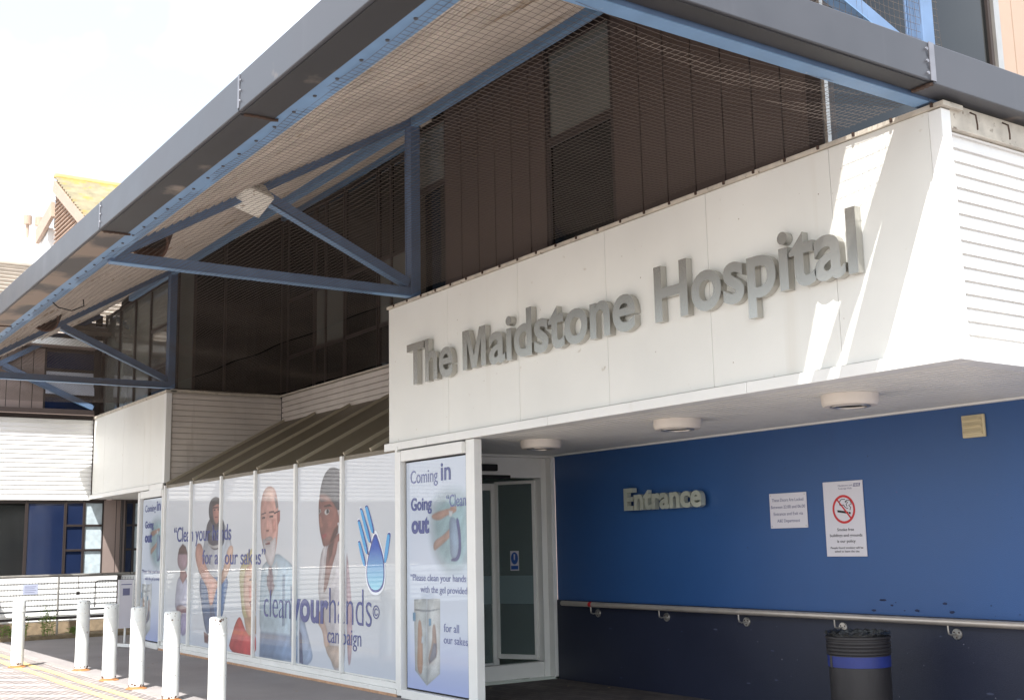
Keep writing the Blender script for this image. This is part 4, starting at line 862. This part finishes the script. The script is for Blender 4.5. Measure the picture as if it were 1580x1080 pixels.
mb = MB(); frus(mb, c0, ax_, ux, uy, [(.116, .145, .19), (.119, .145, .19)]); mb.build('lens', 'flood', FL)
mb = MB(); frus(mb, Vector((-11.16, 4.12, 5.40)), Vector((.3, -.1, -1)).normalized(), Vector((0, 1, 0)), Vector((1, 0, 0)), [(-.03, .16, .05), (.03, .15, .06), (.05, .11, .05)]); mb.build('bracket', 'flood', FL, bevel=.005)
mb = MB(); mb.tube([(-11.15, 3.98, 5.42), (-11.12, 3.90, 5.30), (-11.12, 3.96, 5.20), (-11.14, 4.08, 5.22), (-11.16, 4.14, 5.34)], .006, 8); mb.tube([(-11.14, 4.15, 5.36), (-11.10, 4.24, 5.28), (-11.12, 4.30, 5.20)], .009, 8); mb.tube([(-11.2, 4.0, 5.45), (-11.18, 4.3, 5.38), (-11.19, 4.6, 5.44)], .008, 8); mb.build('cable', 'dark', FL, smooth=True)
for pts, lb in (([(-13.55, 2.98, 4.42), (-13.5, 3.05, 4.34), (-13.42, 3.18, 4.30), (-13.38, 3.30, 4.36), (-13.42, 3.30, 4.44)], 'loose black cable loop hanging from the eave beam near the bracketed truss'), ([(-18.9, 3.0, 4.42), (-18.7, 3.05, 4.30), (-18.4, 3.15, 4.30), (-18.3, 3.25, 4.42)], 'loose black cable loop hanging from the far end of the eave beam')):
    mb = MB(); mb.tube(pts, .007, 8); o = mb.build('loose_cable', 'dark', smooth=True); tag(o, lb, 'cable')

# ================================================================= bollards
BL = [(-18.36, 3.80), (-17.11, 4.38), (-15.55, 4.33), (-14.35, 4.32), (-12.95, 4.27), (-11.40, 4.22)]
lb = ['leftmost white bollard, standing apart on the sunlit paving', 'white bollard second from the left, in front of the railing post', 'white bollard third from the left', 'white bollard in front of the far poster frame', 'white bollard second from the right, with one dark speck below its top', 'rightmost white bollard with rust spots round its top, cut by the frame']
def bollard():
    t = thing('bollard', (0, 0, 0), '', 'bollard', 'white bollards in a row along the forecourt edge')
    mb = MB(); mb.lathe([(.088, .0), (.088, .775), (.0905, .778), (.0905, .795), (.088, .798), (.088, .925), (.082, .944), (.06, .952), (0, .955)], 0, 0, 32); mb.build('post', 'bollard', t, smooth=True)
    mb = MB(); mb.lathe([(.125, .002), (.118, .010), (.092, .018), (.089, .03)], 0, 0, 24); mb.build('rusty_foot', 'rust', t, smooth=True)
    return t
b0 = bollard()
for i, (x, y) in enumerate(BL):
    o = b0 if i == 0 else copy_tree(b0); o.location = (x, y, 0); o.rotation_euler = (math.radians([.4, -.6, .3, 0, .5, -.2][i]), math.radians([.5, .2, -.4, .3, -.2, .2][i]), i*1.1); o['label'] = lb[i]
    mb = MB(); spots = [(.0, .86, .008)] if i == 4 else [(.2, .915, .012), (-.35, .93, .008), (.55, .935, .006), (.1, .885, .005), (.15, .75, .004), (-.1, .62, .005), (.3, .40, .005)] if i == 5 else []
    spots += [(random.uniform(-1, 1.2), random.uniform(.05, .93)**1.0, random.uniform(.002, .0045)) for _ in range(9)]+[(random.uniform(-1, 1.2), random.uniform(.90, .94), random.uniform(.003, .007)) for _ in range(4)]+[(random.uniform(-1.2, 1.2), random.uniform(.03, .06), random.uniform(.006, .014)) for _ in range(6)]
    for a, z, r2 in spots:
        a = a-.35-i*1.1; c = Vector((math.cos(a)*.0888, math.sin(a)*.0888, z)); mb.add([tuple(c+Vector((-math.sin(a), math.cos(a), 0))*r2*math.cos(q)*1.2+Vector((0, 0, 1))*r2*math.sin(q)+Vector((math.cos(a), math.sin(a), 0))*.0012) for q in np.linspace(0, 5.5, 7)], [tuple(range(7))])
    s_ = mb.build('paint_chips', K.setdefault('chip', mat('chip_dark', (96, 66, 52), .9)), None, recalc=False); s_.parent = o
mb = MB()
for i in range(70):
    x, y = random.uniform(-19, -3), random.choice([random.uniform(8.0, 8.5), random.uniform(4.6, 8.3), random.uniform(4.6, 6.2)]); rr = random.uniform(.008, .03); ph = random.random()*6
    mb.add([(x+rr*math.cos(ph+k*1.26)*random.uniform(.5, 1), y+rr*math.sin(ph+k*1.26)*random.uniform(.5, 1), .008+random.random()*.006) for k in range(5)], [(0,1,2,3,4)])
o = mb.build('leaf_litter', mat('dry_litter', (150, 128, 100), .9), recalc=False); tag(o, 'scattered dry leaves and grit on the paving', kind='stuff')

# ================================================================= far wing on the left
K['brightened'] = mat('brightened_white_boarding', (250, 250, 248), .45, noise=(2, .02))  # whiter than the other boarding, standing in for strong light on the wing
WG = thing('hospital_wing', (-24.5, 2, 0), 'projecting left wing with sunlit white boarding, taupe cladding and blue curtained windows', 'building')
X = -24.5
mb = MB(); mb.strip(boards(2.70, 4.20, .088, X-.03, .022), 'y', -3, 6.33); mb.box(X-.4, X-.036, -3, 6.33, 2.66, 4.30); mb.build('white_boarding', 'brightened', WG)
mb = MB(); mb.box(X-.3, X+.01, -3, 6.325, 4.205, 4.28); mb.box(X-.3, X+.008, -3, 6.32, 2.655, 2.695); mb.build('white_trim', 'white', WG, bevel=.004)
mb = MB(); mb.box(X-.3, X+.03, -3, 6.30, 4.285, 4.40); mb.build('sill_band', 'frame', WG)
cladding(WG, 'y', X, 1.0, 5.33, 4.40, 5.70, [4.37, 4.62, 4.88, 5.11]+list(np.arange(1.2, 4.3, .26)), 'taupe')
window(WG, 'y', X-.02, 5.33, 6.32, 4.40, 5.72, [(4.76, 'glass_blue'), (5.28, 'glass_white'), (5.68, 'glass_blue')], fw=.06, tilt={1: .10})
mb = MB(); mb.box(X+.54, X+.60, -3, 6.3, 5.70, 5.84); mb.build('eave_board', 'white', WG)
mb = MB(); mb.box(X-.3, X+.538, -3, 6.3, 5.73, 5.75); mb.build('eave_underside', 'taupe', WG)
# ground floor
window(WG, 'y', X-.04, 4.10, 5.86, 1.16, 2.655, [(2.62, ['glass', 'glass_blue'])], cols=[5.12], fw=.06, proud=.02)
window(WG, 'y', X-.04, 5.86, 6.60, 1.16, 2.655, [(1.66, ['glass_blue', 'curtain']), (2.15, ['glass_blue', 'curtain']), (2.62, ['glass_blue', 'curtain'])], cols=[6.22], fw=.045)
cladding(WG, 'y', X-.02, 6.60, 7.05, 1.16, 2.66, [6.86], 'taupe')
mb = MB(); mb.tube([(X+.04, 6.96, .3), (X+.04, 6.96, 2.66)], .03, 12); mb.build('drainpipe', 'frame', WG)
window(WG, 'y', X-.04, 7.05, 8.3, 1.16, 2.655, [(1.66, ['glass_blue', 'curtain']), (2.15, ['glass_blue', 'curtain']), (2.62, ['glass_blue', 'curtain'])], cols=[7.22], fw=.045)
mb = MB(); mb.strip(boards(.30, 1.14, .105, X-.03, .022), 'y', -3, 8.6); mb.box(X-.4, X-.036, -3, 8.6, .1, 1.16); mb.build('white_plinth', 'brightened', WG)
mb = MB(); mb.box(X-.4, X-.0, -3, 8.6, 0, .28); mb.build('base', mat('base_brick', (150, 132, 108), .9, noise=(8, .3)), WG)
mb = MB(); mb.box(-34, X-.42, -3, 30, 0, 5.7); mb.box(X-.38, X-.12, 8.3, 8.6, 0, 2.65); mb.build('inner_wall', 'taupe', WG)
# tiled roof of the wing, courses stepped
def tiled(parent, name, xa, za, xb, zb, y0, y1, step, m, lip=.035):
    d = Vector((xb-xa, 0, zb-za)); L_ = d.length; n = int(L_/step); pr = []
    nv = Vector((-(zb-za), 0, (xb-xa))).normalized(); nv = nv if nv.z > 0 else -nv
    for i in range(n+1):
        p = Vector((xa, 0, za))+d*(i/n); pr.append((p.x+nv.x*lip, p.z+nv.z*lip)); q = Vector((xa, 0, za))+d*((i+.96)/n); pr.append((q.x, q.z))
    mb = MB(); mb.strip(pr, 'y', y0, y1); return mb.build(name, m, parent)
tiled(WG, 'tiled_roof', X+.66, 5.86, -27.5, 8.05, -3, 30, .25, 'tile', .07)
mb = MB(); mb.box(-27.62, -27.42, -3, 30, 8.04, 8.14); mb.build('ridge', 'tile', WG, bevel=.03)
mb = MB(); mb.add([(-27.5, -3, 8.05), (-31, -3, 6.0), (-31, 30, 6.0), (-27.5, 30, 8.05)], [(0,1,2,3)]); mb.build('roof_back', 'tile', WG)

# railing in front of the wing
RX = -24.0
RL = thing('railing', (RX, 5.7, 0), 'grey tubular ramp railing with wire mesh in front of the white plinth', 'railing')
mb = MB(); mb.tube([(RX, -1, 1.18), (RX, 7.3, 1.18)], .03, 14); mb.build('top_rail', 'steel', RL, smooth=True)
mb = MB(); mb.box(RX-.02, RX+.02, -1, 7.3, .50, .535); mb.build('bottom_rail', 'gutter', RL); mb = MB(); mb.box(RX-.03, RX+.03, -1, 7.3, .35, .40); mb.build('bottom_rail', 'frame', RL)
for y in (2.6, 4.15, 5.66): mb = MB(); mb.tube([(RX, y, .04), (RX, y, 1.16)], .022, 12); mb.build('post', 'steel', RL, smooth=True)
mb = MB(); mb.tube([(RX-.05, 6.82, .1), (RX-.05, 6.82, 1.16)], .03, 12); mb.build('dark_post', 'frame', RL, smooth=True)
mb = MB()
for y in np.arange(2.7, 7.2, .055): mb.box(RX-.002, RX+.002, y-.0022, y+.0022, .54, 1.12)
for z in np.arange(.6, 1.14, .09): mb.box(RX-.002, RX+.002, 2.66, 7.2, z-.002, z+.002)
mb.build('wire_mesh', 'gutter', RL)
mb = MB(); mb.tube([(RX+.03, 6.35, .55), (RX+.03, 6.35, 1.03), (RX+.03, 6.40, 1.06), (RX+.03, 7.1, 1.06)], .012, 8); mb.tube([(RX+.04, 6.02, 1.16), (RX+.04, 6.02, .86)], .007, 8); mb.box(RX+.02, RX+.06, 5.99, 6.05, .80, .86); mb.build('drop_bolt', 'frame', RL, smooth=False)
NB = thing('railing_notice', (RX+.05, 5.15, .9), 'small grey notice board hung on the railing', 'sign')
mb = MB(); mb.box(RX+.04, RX+.05, 5.0, 5.27, .84, 1.03); mb.build('board', mat('notice_grey', (170, 176, 196), .5), NB, bevel=.003)
mb = MB()
for i in range(4): mb.box(RX+.0505, RX+.0515, 5.03, 5.24-.03*(i % 2), .985-i*.035, .993-i*.035)
mb.build('printed_lines', 'nhsblue', NB)
# planting bed
mb = MB(); mb.box(-24.48, -23.7, -1, 7.6, -.05, .07); o = mb.build('planting_bed', 'soil', bevel=.02); tag(o, 'narrow strip of earth at the foot of the white plinth', kind='structure')
def plant(x, y, h, n, nm, lb):
    t = thing(nm, (x, y, .07), lb, 'plant', 'weeds growing below the railing'); mb = MB(); ms = MB()
    for k in range(n):
        a = random.random()*6.28; r1 = random.random()*.12; bx_, by_ = x+r1*math.cos(a), y+r1*math.sin(a)*2; hh = h*(.55+.5*random.random()); lean = Vector((random.uniform(-.25, .25), random.uniform(-.3, .3), 1)).normalized()
        p = Vector((bx_, by_, .07)); ms.tube([p, p+lean*hh*.5, p+lean*hh+Vector((0, random.uniform(-.05, .05), 0))], [.006, .005, .002], 5)
        for j in range(7):
            q = p+lean*hh*(.15+.12*j); th = random.random()*6.28; ln = .06+.09*random.random(); dv = Vector((math.cos(th), math.sin(th), .5)).normalized(); sd = dv.cross(Vector((0, 0, 1))).normalized()*.014
            mb.add([q, q+dv*ln*.5+sd, q+dv*ln+Vector((0, 0, -.02)), q+dv*ln*.5-sd], [(0,1,2,3)])
    mb.build('leaves', 'leaf', t, recalc=False); ms.build('stems', 'bark', t)
plant(-23.8, 5.05, .42, 9, 'weed', 'leafy green weed below the notice board'); plant(-23.8, 5.42, .62, 12, 'weed', 'tallest yellow green weed beside the railing post'); plant(-23.75, 4.75, .26, 8, 'weed', 'low weed left of the notice board'); plant(-23.8, 5.95, .14, 9, 'weed', 'small low weed right of the railing post')
# free standing white sign near the railing
AB = thing('floor_sign', (-20.8, 6.15, 0), 'narrow white free standing sign on tube feet by the far poster', 'sign')
mb = MB(); mb.box(-20.98, -20.95, 5.94, 6.22, .30, 1.13); mb.build('board', 'signwhite', AB, bevel=.004)
mb = MB(); mb.box(-20.949, -20.946, 6.02, 6.14, .86, .98); mb.box(-20.949, -20.946, 5.99, 6.17, 1.04, 1.055); mb.build('print', 'nhsblue', AB)
mb = MB(); mb.box(-20.949, -20.945, 5.95, 5.97, .30, 1.12); mb.box(-20.949, -20.945, 6.19, 6.21, .30, 1.12); mb.build('red_edge', 'white', AB)
mb = MB(); mb.tube([(-20.96, 6.08, .05), (-20.96, 6.08, .32)], .018, 10); mb.tube([(-21.3, 5.82, .035), (-20.3, 6.2, .035)], .018, 10); mb.tube([(-20.9, 5.75, .03), (-20.1, 6.15, .03)], .018, 10); mb.build('feet', 'white', AB, smooth=True)

# ================================================================= distant buildings
GB = thing('gabled_building', (-45, 12, 0), 'distant gabled block with peach ribbed cladding and lichen yellow tiled roof', 'building')
Yg = 9.92
mb = MB(); mb.box(-49.4, -40.6, Yg+.3, 30, 0, 12.9); mb.build('wall', 'white', GB)
pr = MB()
z = 11.5
while z < 15.1:
    pr.add([(-45.25, Yg+.0, z), (-45.25, Yg+.09, z+.15), (-45.3+(15.2-z-.15)/.56, Yg+.09, z+.15), (-45.3+(15.2-z)/.56, Yg+.0, z), (-45.25, Yg+.09, z), (-45.3+(15.2-z)/.56, Yg+.09, z)], [(0, 3, 2, 1), (0, 4, 5, 3)]); z += .17
n_ = pr.build('ribbed_gable', 'peach', GB)
pr = MB(); pr.add([(-45.3, Yg+.10, 11.5), (-40.3, Yg+.10, 11.5), (-40.3, Yg+.10, 12.5), (-45.3, Yg+.10, 15.3)], [(0,1,2,3)]); pr.build('gable_back', mat('gable_back', (150, 112, 90), .7), GB, recalc=False)
mb = MB(); mb.bar((-45.1, Yg-.05, 15.45), (-40.2, Yg-.05, 12.78), .14, .42, (0, 0, 1)); mb.build('barge_board', 'peach', GB)
mb = MB(); mb.bar((-45.35, Yg-.02, 14.62), (-47.9, Yg-.02, 14.1), .14, .62, (0, 0, 1)); mb.build('barge_board', 'peach', GB)
mb = MB(); mb.box(-46.9, -45.32, Yg+.5, Yg+.6, 11, 14.5); mb.build('recessed_gable', 'taupe', GB)
mb = MB(); mb.box(-49, -46.6, Yg+.1, Yg+.4, 11, 14.2); mb.build('side_panel', 'brightened', GB)
tiled(GB, 'tiled_roof', -39.9, 12.80, -45, 15.75, Yg-.12, 32, .34, 'lichen', .11)
mb = MB(); mb.box(-45.15, -44.85, Yg-.12, 32, 15.74, 15.92); mb.build('ridge', mat('ridge_lichen', (206, 182, 122), .85, noise=(2, .2)), GB, bevel=.05)
mb = MB(); mb.add([(-45, Yg, 15.75), (-49.6, Yg+.9, 13.0), (-49.6, 32, 13.0), (-45, 32, 15.75)], [(0,1,2,3)]); mb.build('roof_back', 'tile', GB)
PB = thing('pale_building', (-58, 5, 0), 'pale flat roofed block far behind, with two small roof vents', 'building')
mb = MB(); mb.box(-66, -54, -6, 11.5, 0, 15.6); mb.build('wall', mat('pale_render', (240, 240, 238), .6), PB)
for y in (10.78, 11.28):
    mb = MB(); mb.lathe([(.0, 16.75), (.19, 16.7), (.19, 16.3), (.08, 16.28), (.08, 15.6)], -54.3, y, 16); mb.build('roof_vent', 'peach', PB)

for o in list(S.objects):
    if '_o' in o: del o['_o']
